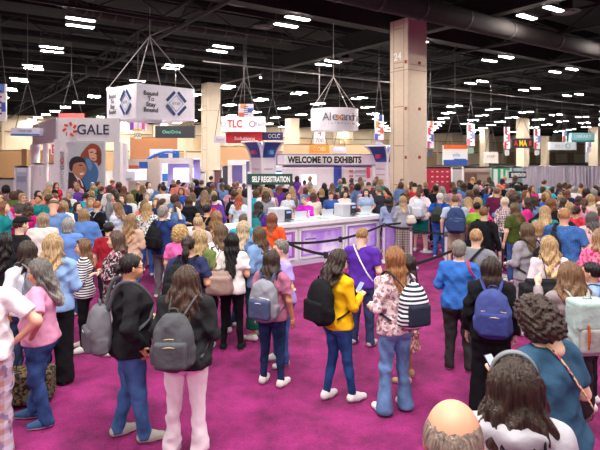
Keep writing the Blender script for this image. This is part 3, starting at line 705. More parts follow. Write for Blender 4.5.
# daylight-coloured fill of the rest of the hall behind the viewpoint: lamps of the same roof
for (x, y, e) in ((-12, -6, 1), (0, -8, 1), (12, -6, 1), (-10, 4, .8), (10, 4, .8), (0, 3, 1.1), (0, 11, .5), (-14, 12, .4), (12, 12, .4)):
    ld = bpy.data.lights.new('roof_lamp', 'AREA'); ld.energy = ROOF_E*e; ld.shape = 'RECTANGLE'; ld.size = 6; ld.size_y = 4; ld.color = (1, .97, .94)
    lo = bpy.data.objects.new('roof_lamp', ld); COL.objects.link(lo); lo.location = (x, y, 8.2)
w = bpy.data.worlds.new('hall_air'); sc.world = w; w.use_nodes = True
w.node_tree.nodes['Background'].inputs[0].default_value = (1, .97, .98, 1); w.node_tree.nodes['Background'].inputs[1].default_value = WORLD_E

# ------------------------------------------------------------------ signs and booths
WH = plain('f4f2f6', .5); GRY = plain('c9c7ce', .5)
def pt(x, y, Y): return ((x-300)/F*Y, Y, zz(y, Y))
def cables(name_unused, top, feet, root, r=.02):
    m = MB(); o = Vector(root.location)
    R = Matrix.Rotation(-root.rotation_euler.z, 3, 'Z')
    for f in feet: m.tube([R @ (Vector(top)-o), R @ (Vector(f)-o)], r, 5)
    m.tube([R @ (Vector(top)-o), R @ (Vector((top[0], top[1], 9.4))-o)], r, 5)
    m.build('cable', plain('8f8b8b', .5), root)

# box banner "Bound To Stay Bound"
Y = 21.5; c0 = pt(137, 118, Y); th = math.radians(45); W_ = 2.8; hb = zz(83, Y)-zz(118, Y)
r = empty('hanging_banner', c0, 0); tag(r, 'white four-sided hanging box banner with two blue diamond logos and dark lettering', 'banner')
dl, dr = Vector((-math.cos(th), math.sin(th), 0)), Vector((math.sin(th), math.cos(th), 0))
m = MB(); P = [Vector((0, 0, 0)), dl*W_, (dl+dr)*W_, dr*W_]
for i in range(4):
    a, b_ = P[i], P[(i+1) % 4]; d = (b_-a).normalized(); nrm = Vector((d.y, -d.x, 0))*.02
    m.poly([a-nrm, b_-nrm, b_+nrm, a+nrm]+[q+Vector((0, 0, hb)) for q in (a-nrm, b_-nrm, b_+nrm, a+nrm)], [(3, 2, 1, 0), (4, 5, 6, 7), (0, 1, 5, 4), (1, 2, 6, 5), (2, 3, 7, 6), (3, 0, 4, 7)])
m.build('fabric', plain('e4e2ee', .7), r)
NAV = plain('24427f', .6); DKT = plain('30323c', .6)
for (dirv, rz) in ((dl, -th), (dr, PI/2-th)):
    ang = math.atan2((dirv if dirv is dr else -dirv).y, (dirv if dirv is dr else -dirv).x)
    nrm = Vector((math.sin(ang), -math.cos(ang), 0))
    def fp(fx, z): # fx from the left of the face as read
        base = (dirv*W_*fx if dirv is dr else dirv*W_*(1-fx)); q = base+nrm*.05; return (q.x, q.y, z)
    text('Bound\nTo\nStay\nBound', 'lettering', DKT, r, fp(.22, hb*.5), h=hb*.62, w=.66, rot=(PI/2, 0, ang), bold=.01)
    g = MB(); cxx = .66
    def bar(x0, z0, x1, z1, wd, mb=None):
        a = Vector(fp(cxx+x0/W_, hb*.5+z0)); b_ = Vector(fp(cxx+x1/W_, hb*.5+z1)); (mb or g).beam(a, b_, .02, wd)
    s_ = .52
    for sx_, sz_ in ((1, 1), (-1, 1), (1, -1), (-1, -1)): bar(sx_*.08, sz_*s_*.98, sx_*s_*.92, sz_*.1, .13)
    g.build('diamond', NAV, r); g2 = MB()
    for sx_, sz_ in ((1, 1), (-1, 1), (1, -1), (-1, -1)): bar(0, sz_*.36, sx_*.36, 0, .02, g2)
    g2.build('inner_diamond', plain('9aa0b8', .6), r); text('BTSB', 'lettering', plain('8f96b0', .6), r, fp(cxx, hb*.5), w=.38, rot=(PI/2, 0, ang))
hub = (c0[0]-.02, Y+1.9, zz(36, Y+1.9)); top = [Vector(c0)+q+Vector((0, 0, hb)) for q in P]; cables('', hub, top, r, .022)
m = MB(); o_ = Vector(c0); m.tube([Vector(hub)-o_, Vector((hub[0]+3.2, hub[1], 9.4))-o_], .02, 5); m.build('guy_wire', plain('9a9696', .5), r)

# round banner
Y = 24.6; c = pt(334.5, 118, Y); R_ = 1.13; z0, z1 = zz(130, Y-1), zz(107.5, Y-1); r = empty('round_hanging_banner', (c[0], c[1], z0)); tag(r, 'round white hanging drum banner with grey lettering and an orange letter', 'banner')
m = MB(); n = 40; vs = [(R_*k*math.cos(2*PI*i/n), R_*k*math.sin(2*PI*i/n), z) for k in (1, .98) for z in (0, z1-z0) for i in range(n)]
fc = []
for i in range(n):
    j = (i+1) % n; fc += [(i, j, n+j, n+i), (2*n+j, 2*n+i, 3*n+i, 3*n+j), (i, 2*n+i, 2*n+j, j), (n+i, n+j, 3*n+j, 3*n+i)]
m.poly(vs, fc); m.build('fabric', plain('e6e2ee', .7), r, smooth=False)
def curved_text(s, R, z, h, mat, parent, a0, a1, name='lettering'):
    for i, ch in enumerate(s):
        t = a0+(a1-a0)*i/(len(s)-1); 
        if ch == ' ': continue
        hh = h if ch not in 'exanr' else h*.74
        text(ch, name, mat[i] if isinstance(mat, list) else mat, parent, (R*math.sin(t), -R*math.cos(t), z-(h-hh)/2), h=hh, rot=(PI/2, 0, t))
gm = plain('6a6a76', .6); om = plain('e8872a', .6)
curved_text('Alexandria', R_+.02, (z1-z0)*.60, .36, [gm, gm, gm, om, gm, gm, gm, gm, gm, gm], r, -.42, 1.25)
curved_text('innovation', R_+.02, (z1-z0)*.30, .08, gm, r, -.3, .9)
cables('', (c[0]-.05, Y, zz(77, Y)), [(c[0]+R_*math.cos(a), Y+R_*math.sin(a), z1) for a in (.3, 2.2, 3.4, 5.2)], r)

# GALE booth
Y0 = 22.0; gx = (59-300)/F*Y0; rz = math.radians(22)
r = empty('exhibit_booth', (gx, Y0, 0), 0); tag(r, 'tall white exhibit booth with red petal logo, blue lettering and a large photo poster', 'booth')
def D(k, z): return (V[0]*k, V[1]*k*.15, z)
zt, zb = zz(118, Y0), zz(142, Y0)
m = MB(); m.beam(D(0, (zt+zb)/2), D(3.06, (zt+zb)/2), .25, zt-zb); m.build('header', WH, r)
a = Vector((0, 0, (zt+zb)/2)); b_ = Vector((-3.85, 5.5, (zt+zb)/2+.0)); m = MB(); m.beam(a, b_, .25, zt-zb); m.build('side_header', plain('e9e4ec', .5), r)
m = MB(); m.beam((-.0, 0, 0), (-.0, 0, zb+.1), .3, .3); m.box((.19, .02, zb/2), (.36, .26, zb)); m.build('corner_pier', WH, r)
p = D(2.98, 0)
for c_, d_ in (((p[0], p[1]), .28), ((p[0]-.55, p[1]+2.5), .22), ((-3.85, 5.5), .34), ((-1.9, 2.7), .2)): m = MB(); m.box((c_[0], c_[1], zb/2), (d_, d_, zb)); m.build('post', WH, r)
m = MB()  # arches of the side frames
for (x0, y0) in ((-3.85, 5.5),):
    m.tube(bandcurve([(x0, y0, zb-1.0), (x0+.12, y0-.17, zb-.4), (x0+.5, y0-.7, zb-.02)], 5), .17, 8)
m.build('arch', WH, r, smooth=True)
def onface(k, z, off=.14): q = D(k, z); return (q[0], q[1]-off, z)
ang = math.atan2(V[1]*.15, V[0])
text('GALE', 'lettering', plain('2c3660', .5), r, onface(1.77*1.0, (zt+zb)/2+.02), w=1.32, h=.44, rot=(PI/2, 0, ang), bold=.012)
m = MB(); cq = onface(.62, (zt+zb)/2+.02, .15)
for k in range(7):
    t = 2*PI*k/7+.3; a = Vector((cq[0]+.17*math.cos(t), cq[1], cq[2]+.17*math.sin(t))); b_ = Vector((cq[0]+.31*math.cos(t+.35), cq[1], cq[2]+.31*math.sin(t+.35))); m.beam(a, b_, .02, .1)
m.build('petal_logo', plain('e8502c', .5), r)
# vertical words on the pier
for s_, zc, cc in (('EMPOWER', zz(161, Y0), '5a5a66'), ('CHANGE', zz(180, Y0), 'b9b9c4')):
    text(s_, 'lettering', plain(cc, .6), r, (.2, -.16, zc), w=.78, h=.17, rot=(PI/2, PI/2, 0))
text('POW', 'lettering', plain('d8452e', .6), r, (.2, -.175, zz(162, Y0)), w=.3, h=.17, rot=(PI/2, PI/2, 0))
# photo poster: flat print with a man in a suit and a red-haired woman
pr = MB(); X0, X1 = .4, 1.98; Zb, Zt = .0, zz(141, Y0); pr.box(((X0+X1)/2, -.02, (Zb+Zt)/2), (X1-X0, .06, Zt-Zb)); poster = pr.build('photo_print', plain('d8d6dc', .4), r)
def blob(name, pts, col, dy, n=6):
    """flat printed shape from a closed outline in photograph rows"""
    P = bandcurve([((x-59)/F*Y0, dy, zz(y, Y0)) for x, y in pts]+[((pts[0][0]-59)/F*Y0, dy, zz(pts[0][1], Y0))], n)[:-1]
    bmv = [tuple(q) for q in P]; m = MB(); k = len(bmv); back = [(a, b+.006, c) for a, b, c in bmv]
    m.poly(bmv+back, [tuple(range(k)), tuple(range(2*k-1, k-1, -1))]+[(i, i+k, (i+1) % k+k, (i+1) % k) for i in range(k)])
    return m.build(name, plain(col, .4), r)
blob('printed_window', [(69.5, 143), (88, 143), (104, 143), (104, 170), (104, 196), (88, 196), (69.5, 196), (69.5, 170)], 'c5d0d6', -.056, 1)
blob('printed_hair', [(86, 148), (92, 143.5), (99, 146), (102, 153), (101, 161), (97, 163), (90, 160), (85, 160), (81, 156)], '9c4a2c', -.064)
blob('printed_face', [(89, 150), (93, 148.5), (98, 151), (98.5, 157), (95, 161), (90.5, 158)], 'eab79c', -.072)
blob('printed_blouse', [(82, 160), (88, 157.5), (95, 163), (99, 172), (97, 182), (91, 190), (84, 186), (80, 170)], '4577a8', -.066)
blob('printed_suit', [(69.5, 172), (74, 173), (80, 176), (85, 184), (88, 197), (78, 198), (69.5, 198)], '35323a', -.082)
blob('printed_shirt_front', [(74, 172.5), (77, 174), (83, 182), (84, 187), (79, 181)], 'f0eef2', -.090)
blob('printed_dark_hair', [(70, 163), (73, 158), (79, 156.3), (85, 159), (86.5, 164), (83, 162), (75, 164), (73, 171), (70.5, 169)], '2a2630', -.098)
blob('printed_face', [(73, 164), (78, 160.5), (84, 162), (87, 167), (86.5, 173), (82, 178.5), (76, 175), (73, 170)], 'c98d68', -.094)
blob('printed_brow', [(90, 152.5), (92.5, 151.5), (94, 152.4), (92, 152.8)], '5a2a20', -.078); blob('printed_brow', [(95, 153.2), (97, 152.8), (98, 154), (96.4, 154)], '5a2a20', -.078); blob('printed_smile', [(91.5, 157.3), (94, 158.2), (96, 157.6), (94, 159.4)], 'b8484a', -.078)
blob('printed_blouse_collar', [(86, 160), (90, 159), (93, 166), (90, 170)], '6f9cc8', -.070); blob('printed_hair', [(97, 149), (101, 152), (102, 162), (99, 166), (97.5, 160)], '86391f', -.076)
blob('printed_brow', [(79.5, 165.3), (82, 164.6), (83.5, 165.4), (81.5, 166)], '2a1a18', -.1); blob('printed_nose', [(84, 166), (86.6, 170), (85, 171), (83.6, 169)], 'b87a56', -.1); blob('printed_smile', [(80.5, 173), (84, 172.6), (85, 173.6), (82, 175)], 'f6eeea', -.1)
blob('printed_tie', [(79, 180), (81, 180), (83, 188), (81, 192)], '8a2c34', -.1)
m = MB(); m.box((3.6-1.15, 3.2, 1.25), (2.0, .1, 2.5)); m.build('rear_wall', plain('d8cdbd', .7), r)
m = MB(); m.box((2.35, 1.2, 1.75), (1.0, .06, .45)); m.build('rear_sign', plain('e6ecf4', .5), r); m = MB(); m.box((2.1, 1.15, 1.75), (.32, .03, .3)); m.cyl((2.6, 1.14, 1.62), .14, .02, 8); m.build('rear_logo', plain('3b4a70', .5), r)

def board(name, lab, cat, x0, x1, y0, y1, Y, col, rz=0.0, th=.12, rim=None, post=None, hang=None, group=None, mat=None):
    """a board seen between columns x0..x1 and rows y0..y1, Y metres away"""
    cx = (x0+x1)/2; r = empty(name, pt(cx, y1, Y), rz); tag(r, lab, cat, group); wd = (x1-x0)/F*Y; ht = (y1-y0)/F*Y
    m = MB(); m.box((0, 0, ht/2), (wd, th, ht)); m.build('panel', mat or plain(col, .55), r)
    if rim:
        m = MB()
        for q in (-1, 1): m.box((q*(wd/2), 0, ht/2), (.05, th+.03, ht+.05)); m.box((0, 0, ht/2+q*ht/2), (wd+.05, th+.03, .05))
        m.build('rim', plain(rim, .5), r)
    if hang:
        m = MB(); zt_ = CZ+.6-r.location.z
        for q in (-.42, .42): m.tube([(q*wd, 0, ht), (q*wd*.1, 0, ht+min(2.0, (zt_-ht)*.6))], .02, 5)
        m.tube([(0, 0, ht+min(2.0, (zt_-ht)*.6)), (0, 0, zt_)], .02, 5); m.build('cable', plain('4a4648', .5), r)
    if post:
        m = MB()
        for q in post: m.box((q*wd, 0, -r.location.z/2), (.08, .08, r.location.z))
        m.build('post', plain('eeeaf0', .5), r)
    r['_w'] = wd; r['_h'] = ht; return r, wd, ht
def drop(r): 
    for k in ('_w', '_h'): 
        if k in r.keys(): del r[k]
def words(r, s, x, z, col, w=None, h=None, th=.12, bold=.0): return text(s, 'lettering', plain(col, .5), r, (x, -th/2-.012, z), w=w, h=h, bold=bold)

# TLC box banner with concave faces, red box and navy box beneath
r, wd, ht = board('hanging_banner', 'white hanging banner with bold red lettering above the red box sign', 'banner', 222, 265, 117, 132, 30, 'f1edf3', hang=True, th=.9)
words(r, 'TLC', -.45, ht*.52, 'dc2a34', h=.46, w=.85, th=.9, bold=.03)
m = MB(); m.tube([( .55+.16*math.cos(t), -.47, ht*.5+.16*math.sin(t)) for t in np.linspace(0, 6.28, 14)], .025, 6); m.build('swirl', plain('9a4a90', .5), r); words(r, 'Tech', .98, ht*.5, '9a8ab0', h=.2, th=.9)
m = MB(); m.tube([(-1.1+.13*math.cos(t), -.47, ht*.5+.13*math.sin(t)) for t in np.linspace(0, 6.28, 12)], .03, 6); m.build('grey_mark', plain('a9b6bf', .5), r)
r, wd, ht = board('hanging_banner', 'red hanging box sign with white word beside the navy box sign', 'banner', 227, 262, 132.5, 143, 30.5, 'dd3340', hang=False, th=.8)
words(r, 'Solutions', 0.05, ht*.42, 'ffffff', h=.2, w=1.2, th=.8, bold=.01)
m = MB(); m.tube([(0, 0, ht), (0, 0, 9.2-r.location.z)], .02, 5); m.build('cable', plain('4a4648', .5), r)
r, wd, ht = board('hanging_banner', 'navy hanging box sign with pale letters beside the red box sign', 'banner', 262.5, 283, 132.5, 140, 31, '222a5c', hang=True, th=.8)
words(r, 'OCLC', .1, ht*.5, 'e8eaf4', h=.24, w=.7, th=.8)
r, wd, ht = board('hanging_banner', 'pale lilac hanging strip sign left of the red box sign', 'banner', 214, 227, 136, 143, 32, 'd5cfe2', hang=True); words(r, 'fiero', 0, ht*.5, '8a86a6', w=.5)
# black LED header with blurred coloured name
r, wd, ht = board('hanging_banner', 'black hanging header with small green, blue and white lettering behind the box banner', 'banner', 156, 195, 126, 138, 34, '2a2c34', hang=True, th=.4)
words(r, 'OverDrive', -.2, ht*.5, '63c8b0', h=.22, w=1.2, th=.4)
r, wd, ht = board('hanging_banner', 'small white double banner strip with blue name, left of the booth header', 'banner', 14, 41, 128, 136, 24, 'd9d6e8', hang=True, th=.5, rz=.1)
words(r, 'TOGETHER', 0, ht*.6, '5d6a9c', h=.1, w=.6, th=.5); m = MB(); m.box((0, -.27, .05), (wd, .03, .09)); m.build('blue_edge', plain('4d7cc0', .5), r)
r, wd, ht = board('sign_board', 'small red rounded sign with a white letter on a post beside the poster booth', 'sign', 52, 58.5, 144, 154, 25, 'b7303e', rim='efeaf0', post=(0,)); words(r, 'S', 0, ht*.5, 'ffffff', h=.25)
r, wd, ht = board('hanging_banner', 'red and white banner top peeking above the white booth header', 'banner', 59, 84, 113.5, 120, 30, 'e26a66', hang=True)

# vertical two-sided aisle banners
def aisle(x0, x1, y0, y1, Y, cols, lab, tagc=None):
    r, wd, ht = board('aisle_banner', lab, 'banner', x0, x1, y0, y1, Y, 'f2eef4', hang=True, th=.08)
    m = MB()
    for i, c in enumerate(cols): m.box((wd*.30*(1 if i % 2 else -1)*(1 if i < 2 else .6), -.045, ht*(i+.5)/len(cols)), (wd*.36, .02, ht/len(cols)), mi=i)
    m.build('printed_blocks', [plain(c, .5) for c in cols], r)
    m = MB()
    for k in range(5): m.box((.0, -.05, ht*(.2+.15*k)), (wd*.28, .02, ht*.05))
    m.build('number_marks', plain('5a4a7a', .5), r)
    if tagc: m = MB(); m.box((0, 0, -.35), (wd*.75, .06, .5)); m.build('hung_tag', plain(tagc, .5), r)
    return r
L_ = 'tall aisle banner printed in '
aisle(-5, 6.5, 84, 121, 24, ('b7283c', '4a6ac8', 'd05a90', '6e8ce0'), L_+'red and blue at the picture edge, above the strip sign')
aisle(238.5, 253.5, 104, 117, 27, ('e46a50', '5a66c0', 'e89a60'), 'colour-edged square aisle banner above the bold red lettering')
aisle(374.5, 383.5, 115, 140, 30, ('5060c0', 'e85a40', 'f0a050', '4060b0'), L_+'orange and blue just beside the tall numbered column', 'c8b4dc')
aisle(427, 433.5, 121, 148, 34, ('b23c78', '5a64c0', 'd84050', 'f08a60'), L_+'violet and red past the tall numbered column', '4a4a5a')
aisle(467, 474.5, 124, 146, 42, ('e07a90', '8a9ad8', 'd04a50'), L_+'pink, just past the orange-topped white panel', '7a9a8a')
aisle(504, 509.8, 127, 149, 48, ('d23a48', 'd86a78', 'b03a48'), L_+'deep red before the dark electronic sign', 'c8c4cc')
aisle(534, 540, 129, 149, 50, ('d23a48', '7a86d0', 'b03a48'), L_+'red and blue right of the dark electronic sign', 'c8c4cc')
aisle(562.5, 567, 130, 142, 60, ('d23a48', '7a86d0'), 'small far red and blue aisle banner by the teal-edged sign')
aisle(586.5, 591, 142, 152, 64, ('b8a4c4', '9a86d0'), 'smallest far lilac aisle banner under the teal-edged sign')
r, wd, ht = board('hanging_banner', 'small white hanging square with dark print beside the beige wall, below the box banner', 'banner', 135, 141, 131, 139, 27, 'eeeae0', hang=False); words(r, '500', 0, ht*.5, '5a5640', h=.2)
m = MB(); m.tube([(0, 0, ht), (0, 0, 9.2-r.location.z)], .015, 5); m.build('cable', plain('4a4648', .5), r)
r, wd, ht = board('hanging_banner', 'purple, white and yellow banner hanging under the box banner', 'banner', 129.5, 146, 120, 131, 28, 'e9dcf0', hang=True); m = MB(); m.box((-.3, -.07, .3), (.2, .02, .5), mi=0); m.box((.32, -.07, .34), (.16, .02, .5), mi=1); m.box((0, -.07, .05), (.5, .02, .12), mi=2); m.build('printed_blocks', [plain('8a4ab8'), plain('d85aa0'), plain('e8c84a')], r)
r, wd, ht = board('hanging_banner', 'white hanging panel with an orange top and blue bottom beside the tall column', 'banner', 443, 467, 145, 165, 30, 'f3f1f5', hang=True, th=.2)
m = MB(); m.box((0, -.11, ht*.9), (wd, .02, ht*.2), mi=0); m.box((0, -.11, ht*.13), (wd, .02, ht*.26), mi=1); m.box((.25, -.115, ht*.27), (wd*.5, .02, ht*.08), mi=1); m.build('colour_bands', [plain('e8682c', .5), plain('2c55b0', .5)], r); words(r, 'edu', .05, ht*.52, '7ca0d0', h=.2, th=.2)
r, wd, ht = board('hanging_banner', 'small white hanging panel with faint print, under the first beige far column', 'banner', 484, 498, 152, 163, 40, 'efeae8', hang=True); words(r, 'MAP', 0, ht*.6, 'c87a4a', w=.6)
r, wd, ht = board('electronic_sign', 'dark electronic sign with red and yellow letters before a beige column', 'sign', 511, 533, 138.5, 148, 50, '26262c', hang=True, th=.3); words(r, 'A', -.65, ht*.5, 'd8342c', h=.55, w=.4, th=.3, bold=.04); words(r, 'MA', .05, ht*.5, 'f2d23a', h=.6, w=.75, th=.3, bold=.04); words(r, 'I', .72, ht*.5, 'd8342c', h=.5, w=.2, th=.3, bold=.04)
r, wd, ht = board('hanging_banner', 'teal-edged pale blue hanging banner at the far side', 'banner', 570, 593, 133, 142, 58, '8cc6d2', hang=True, th=.6); words(r, 'LIBRARY', 0, ht*.6, 'f2fafc', w=1.9, h=.36, th=.6); m = MB(); m.box((0, -.31, .1), (wd, .02, .16)); m.build('teal_edge', plain('2a8f98'), r)
r, wd, ht = board('hanging_banner', 'grey-white round-logo hanging banner below the teal-edged one', 'banner', 549, 575, 142, 150, 52, 'c6cbd4', hang=True, th=.5); words(r, 'IMLS', -.4, ht*.5, '8e98aa', h=.3, th=.5); m = MB(); m.tube([(.45+.22*math.cos(t), -.27, ht*.5+.22*math.sin(t)) for t in np.linspace(0, 6.28, 12)], .04, 6); m.build('ring_mark', plain('5f8f9a'), r)
r, wd, ht = board('hanging_banner', 'orange box sign above the welcome gate lettering', 'banner', 309, 329, 145, 153.5, 34, 'f09a3c', hang=True, th=.6); words(r, 'GOBI', 0, ht*.5, 'fbe6c8', w=.8, th=.6)
r, wd, ht = board('hanging_banner', 'pale strip sign beside the orange box sign', 'banner', 333, 346, 147, 153, 36, 'cfd4e2', hang=True)
r, wd, ht = board('aisle_banner', 'small red and white number tag under the round hanging banner', 'banner', 314, 325, 129.5, 144, 33, 'f1e4e6', hang=True, th=.08); words(r, '4', 0, ht*.75, 'c23444', h=.35, th=.08); words(r, '700', 0, ht*.25, '5a5a6a', h=.25, th=.08)

# WELCOME TO EXHIBITS gate: two flared towers and the banner between
def tower(x, Y, lab, zt=None, w=.86, rot=.75):
    zt = zt or zz(146, Y); r = empty('gate_tower', px(x, Y), rot); tag(r, lab, 'tower')
    for k in range(4):
        t = k*PI/2; R = Matrix.Rotation(t, 3, 'Z'); prof = [(w/2, 0), (w/2, zt-1.05), (w/2+.03, zt-.7), (w/2+.14, zt-.35), (w/2+.36, zt-.05), (w/2+.46, zt)]
        m = MB(); P = bandcurve([(0, -a, b) for a, b in prof], 3); n = len(P); hw = w*.5
        V1 = [R @ Vector((-hw*(1+max(0, -p.y-w/2)*.9), p.y, p.z)) for p in P]+[R @ Vector((hw*(1+max(0, -p.y-w/2)*.9), p.y, p.z)) for p in P]
        V2 = [R @ (Vector((-hw*(1+max(0, -p.y-w/2)*.9), p.y, p.z))+Vector((0, .04, 0))) for p in P]+[R @ (Vector((hw*(1+max(0, -p.y-w/2)*.9), p.y, p.z))+Vector((0, .04, 0))) for p in P]
        mi = []
        fs = []
        for i in range(n-1): fs += [(i, n+i, n+i+1, i+1), (2*n+i+1, 3*n+i+1, 3*n+i, 2*n+i)]; mi += [1 if P[i].z > zt-1.0 else 0]*2
        fs += [(n-1, 2*n-1, 4*n-1, 3*n-1)]; mi += [0]
        b0 = len(m.v); m.v += [tuple(q) for q in V1+V2]; m.f += fs; m.m += mi
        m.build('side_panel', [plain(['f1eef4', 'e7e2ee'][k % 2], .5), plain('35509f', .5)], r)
        m = MB()   # white edges following the flare
        m.tube([V1[i] for i in range(n)], .05, 6); m.tube([V1[n+i] for i in range(n)], .05, 6); m.tube([V1[n-1], V1[2*n-1]], .05, 6); m.build('edge_frame', WH, r, smooth=True)
        m = MB(); q = R @ Vector((0, -w/2-.12, zt-.52)); m.box((q.x, q.y, q.z), (.26, .26, .2), rz=t); m.build('coloured_tile', plain('d24a78' if k % 2 else '5a9ad0', .5), r)
        m = MB()
        for j in range(3): q = R @ Vector((0, -w/2-.012, 2.0-.28*j)); m.box((q.x, q.y, q.z), (w*.6, .02, .06), rz=t)
        m.build('printed_lines', plain(['b9a6cf', 'd9a0b8'][k % 2], .5), r)
    return r
tower(386, 26, 'white flared gate tower with blue top beside the tall column')
tower(263, 26, 'white flared gate tower with blue and pink top above the green sign', zt=zz(142, 26))
r, wd, ht = board('gate_banner', 'lilac-edged white gate banner with bold black lettering', 'banner', 277, 378, 154.5, 165, 26, 'e8dcee', th=.12, rim='8d7db8')
m = MB()
m.box((-wd*.06, -.065, ht/2), (wd*.74, .012, ht*.86)); m.build('white_field', plain('f6f5f7'), r)
words(r, 'WELCOME TO EXHIBITS', -wd*.03, ht/2, '111115', w=wd*.73, h=ht*.66, bold=.045, th=.15)
# backdrop panels seen beyond the gate
def panel(lab, x0, x1, y0, Y, col, rz=0.0, extra=None, cat='display wall', name='display_wall', th=.12):
    X0 = (x0-300)/F*Y; X1 = (x1-300)/F*Y; z = zz(y0, Y); r = empty(name, ((X0+X1)/2, Y, 0), rz); tag(r, lab, cat)
    m = MB(); m.box((0, 0, z/2), (X1-X0, th, z)); m.build('panel', plain(col, .55), r)
    m = MB()
    for q in (-1, 1): m.box((q*(X1-X0)/2, 0, z/2), (.06, th+.04, z)); m.box((0, 0, z-.03), (X1-X0, th+.04, .06))
    m.build('frame', plain('e8e6ea', .4), r)
    if extra:
        for (ax0, ax1, ay0, ay1, cc, nm) in extra:
            m = MB(); m.box((((ax0+ax1)/2-(x0+x1)/2)/F*Y, -th/2-.02, zz((ay0+ay1)/2, Y)), ((ax1-ax0)/F*Y, .03, (ay1-ay0)/F*Y)); m.build(nm, plain(cc, .5, emit=1.5 if nm == 'screen' else 0), r)
    return r
panel('white display wall with a lit screen under the welcome lettering', 283, 333, 165.5, 28, 'efe9f2', extra=[(302, 316, 175, 184, 'fbfbff', 'screen')])
panel('narrow royal blue display panel between the white walls behind the gate', 333, 342, 165.5, 28.2, '3a50b8')
panel('white information wall with small red printed lists beyond the gate', 343, 372, 165.5, 28, 'f1ecf2', extra=[(349, 353, 170, 172, 'd86a6a', 'printed_mark'), (355, 366, 170, 171.5, 'b9b4c8', 'printed_line'), (349, 353, 175, 177, 'd86a6a', 'printed_mark'), (355, 366, 175, 176.5, 'b9b4c8', 'printed_line'), (349, 353, 180, 182, 'd86a6a', 'printed_mark'), (355, 366, 180, 181.5, 'b9b4c8', 'printed_line'), (366.5, 370, 166.5, 178, 'e04058', 'red_strip')])
panel('dark red step-and-repeat wall with small white marks beside the tall column', 425, 452, 167, 30, 'a8203e', extra=[(431+5*i, 433+5*i, 171+5*j, 172.2+5*j, 'e8b8c0', 'printed_mark') for i in range(4) for j in range(3)])
panel('plain grey partition between the dark red wall and the mural', 452, 463, 167.5, 29, 'b9b4b8')
panel('wide mural panel with a brown and grey landscape photograph', 463, 490, 166.5, 26, '8a7468', extra=[(464, 489, 168, 172, 'b5a89e', 'mural_sky'), (464, 476, 173, 180, '6b5548', 'mural_rock'), (477, 489, 175, 181, '9d8b7e', 'mural_rock')])
panel('green and white exhibitor panel with tall letters next to the mural', 490.5, 510, 166.5, 26, '3fae7c', extra=[(493, 497, 169, 186, 'f2f6f4', 'white_letter'), (500, 502.5, 169, 186, 'e4f2ec', 'white_letter'), (505, 507, 170, 184, 'd8efe6', 'white_letter')])
panel('bluish leafy exhibitor panel between green panel and grey drapes', 510.5, 525, 166.5, 26.2, '6a8a94', extra=[(513, 521, 168, 171, 'a8c4cc', 'pale_patch')])
# other stands: lit lavender stand, blue swoosh, left displays
def stand(lab, x0, x1, y0, Y, col, depth=2.0, lights=None, screen=None):
    X0 = (x0-300)/F*Y; X1 = (x1-300)/F*Y; z = zz(y0, Y); w_ = X1-X0; r = empty('exhibit_stand', ((X0+X1)/2, Y, 0), .0); tag(r, lab, 'stand')
    m = MB(); m.box((0, depth, z*.5), (w_, .1, z)); m.build('back_wall', plain(col, .5), r)
    m = MB()
    for q in (-1, 1): m.box((q*(w_/2-.1), 0, z/2), (.2, .2, z)); 
    m.box((0, 0, z-.15), (w_, .25, .3)); m.box((0, depth/2, z-.05), (w_, depth, .08)); m.build('frame', WH, r)
    m = MB(); m.box((0, .3, .5), (w_*.6, .5, 1.0)); m.build('counter', plain('efeaf6', .5), r)
    if screen:
        m = MB(); m.box((0, depth-.1, z*.62), (w_*.6, .06, z*.3)); m.build('screen', plain(screen, .3, emit=3.0), r)
    return r
stand('brightly lit lavender stand with white frame and glowing back screen, right of the poster booth', 158, 193, 158, 27, 'b7aef0', screen='d9d4ff')
stand('tall white stand with a blue back beyond the lavender stand', 150, 172, 149, 33, '3a78c8', screen='8ec4f4')
stand('violet-sided stand under the red box sign', 228, 246, 160, 30, '8a80c8')
stand('blue-backed stand behind the green sign post', 268, 285, 166, 32, '4a70c0', screen='9ab8f0')
r = empty('curved_sign', pt(146, 176, 28)); tag(r, 'blue curved fabric sign arching beside the poster booth', 'sign')
m = MB(); P = bandcurve([(-1.1, 0, -.9), (-.7, 0, .1), (0, 0, .85), (1.0, 0, 1.3), (1.6, .1, 1.25)], 6); m.tube(P, [.32-.008*i for i in range(len(P))], 10, flat=.4); m.build('fabric_arch', plain('2f6fd0', .5), r, smooth=True)
m = MB(); m.box((-1.1, 0, -(r.location.z+.9)/2-.4), (.3, .3, r.location.z-.9+.4)); m.build('foot', WH, r)
panel('grey information kiosk with pale blue top standing at far left', 16, 29, 166, 22, 'bcc3d4', extra=[(18, 27, 168, 172, 'dfe6f2', 'pale_patch'), (18, 27, 176, 182, '9aa3b8', 'print_block')])
panel('low grey partition behind the baby stroller', -4, 15, 178, 24, 'b9b4b6')
panel('white partition beyond the arch of the poster booth', 34, 58, 163, 27, 'f4f2f5', extra=[(40, 43, 166, 176, 'dddfe8', 'print_block')])
panel('tan lobby partition with dark doorways behind the poster booth', -30, 60, 150, 60, 'b58b62', extra=[(22, 27, 149, 166, '6b4a34', 'doorway'), (34, 40, 149, 166, '8a5f42', 'doorway'), (44, 56, 149, 166, '9a6a48', 'doorway')])
panel('brown brick-toned partition beyond the blue curved sign', 130, 178, 137, 62, 'a86f4a')
panel('tan partition right of the lit stands', 216, 262, 146, 60, 'b98f6a')
panel('low tan partition under the round hanging banner', 283, 378, 144, 62, 'caa884')
for i, (x0, x1, y0, Y, c_) in enumerate(((214, 222, 170, 29, '7a4a50'), (222, 229, 166, 31, '4a4a56'), (196, 205, 172, 33, 'd9d5da'))): panel(['maroon narrow display panel behind the crowd', 'charcoal narrow display panel behind the crowd', 'pale narrow display panel by the second beige column'][i], x0, x1, y0, Y, c_)
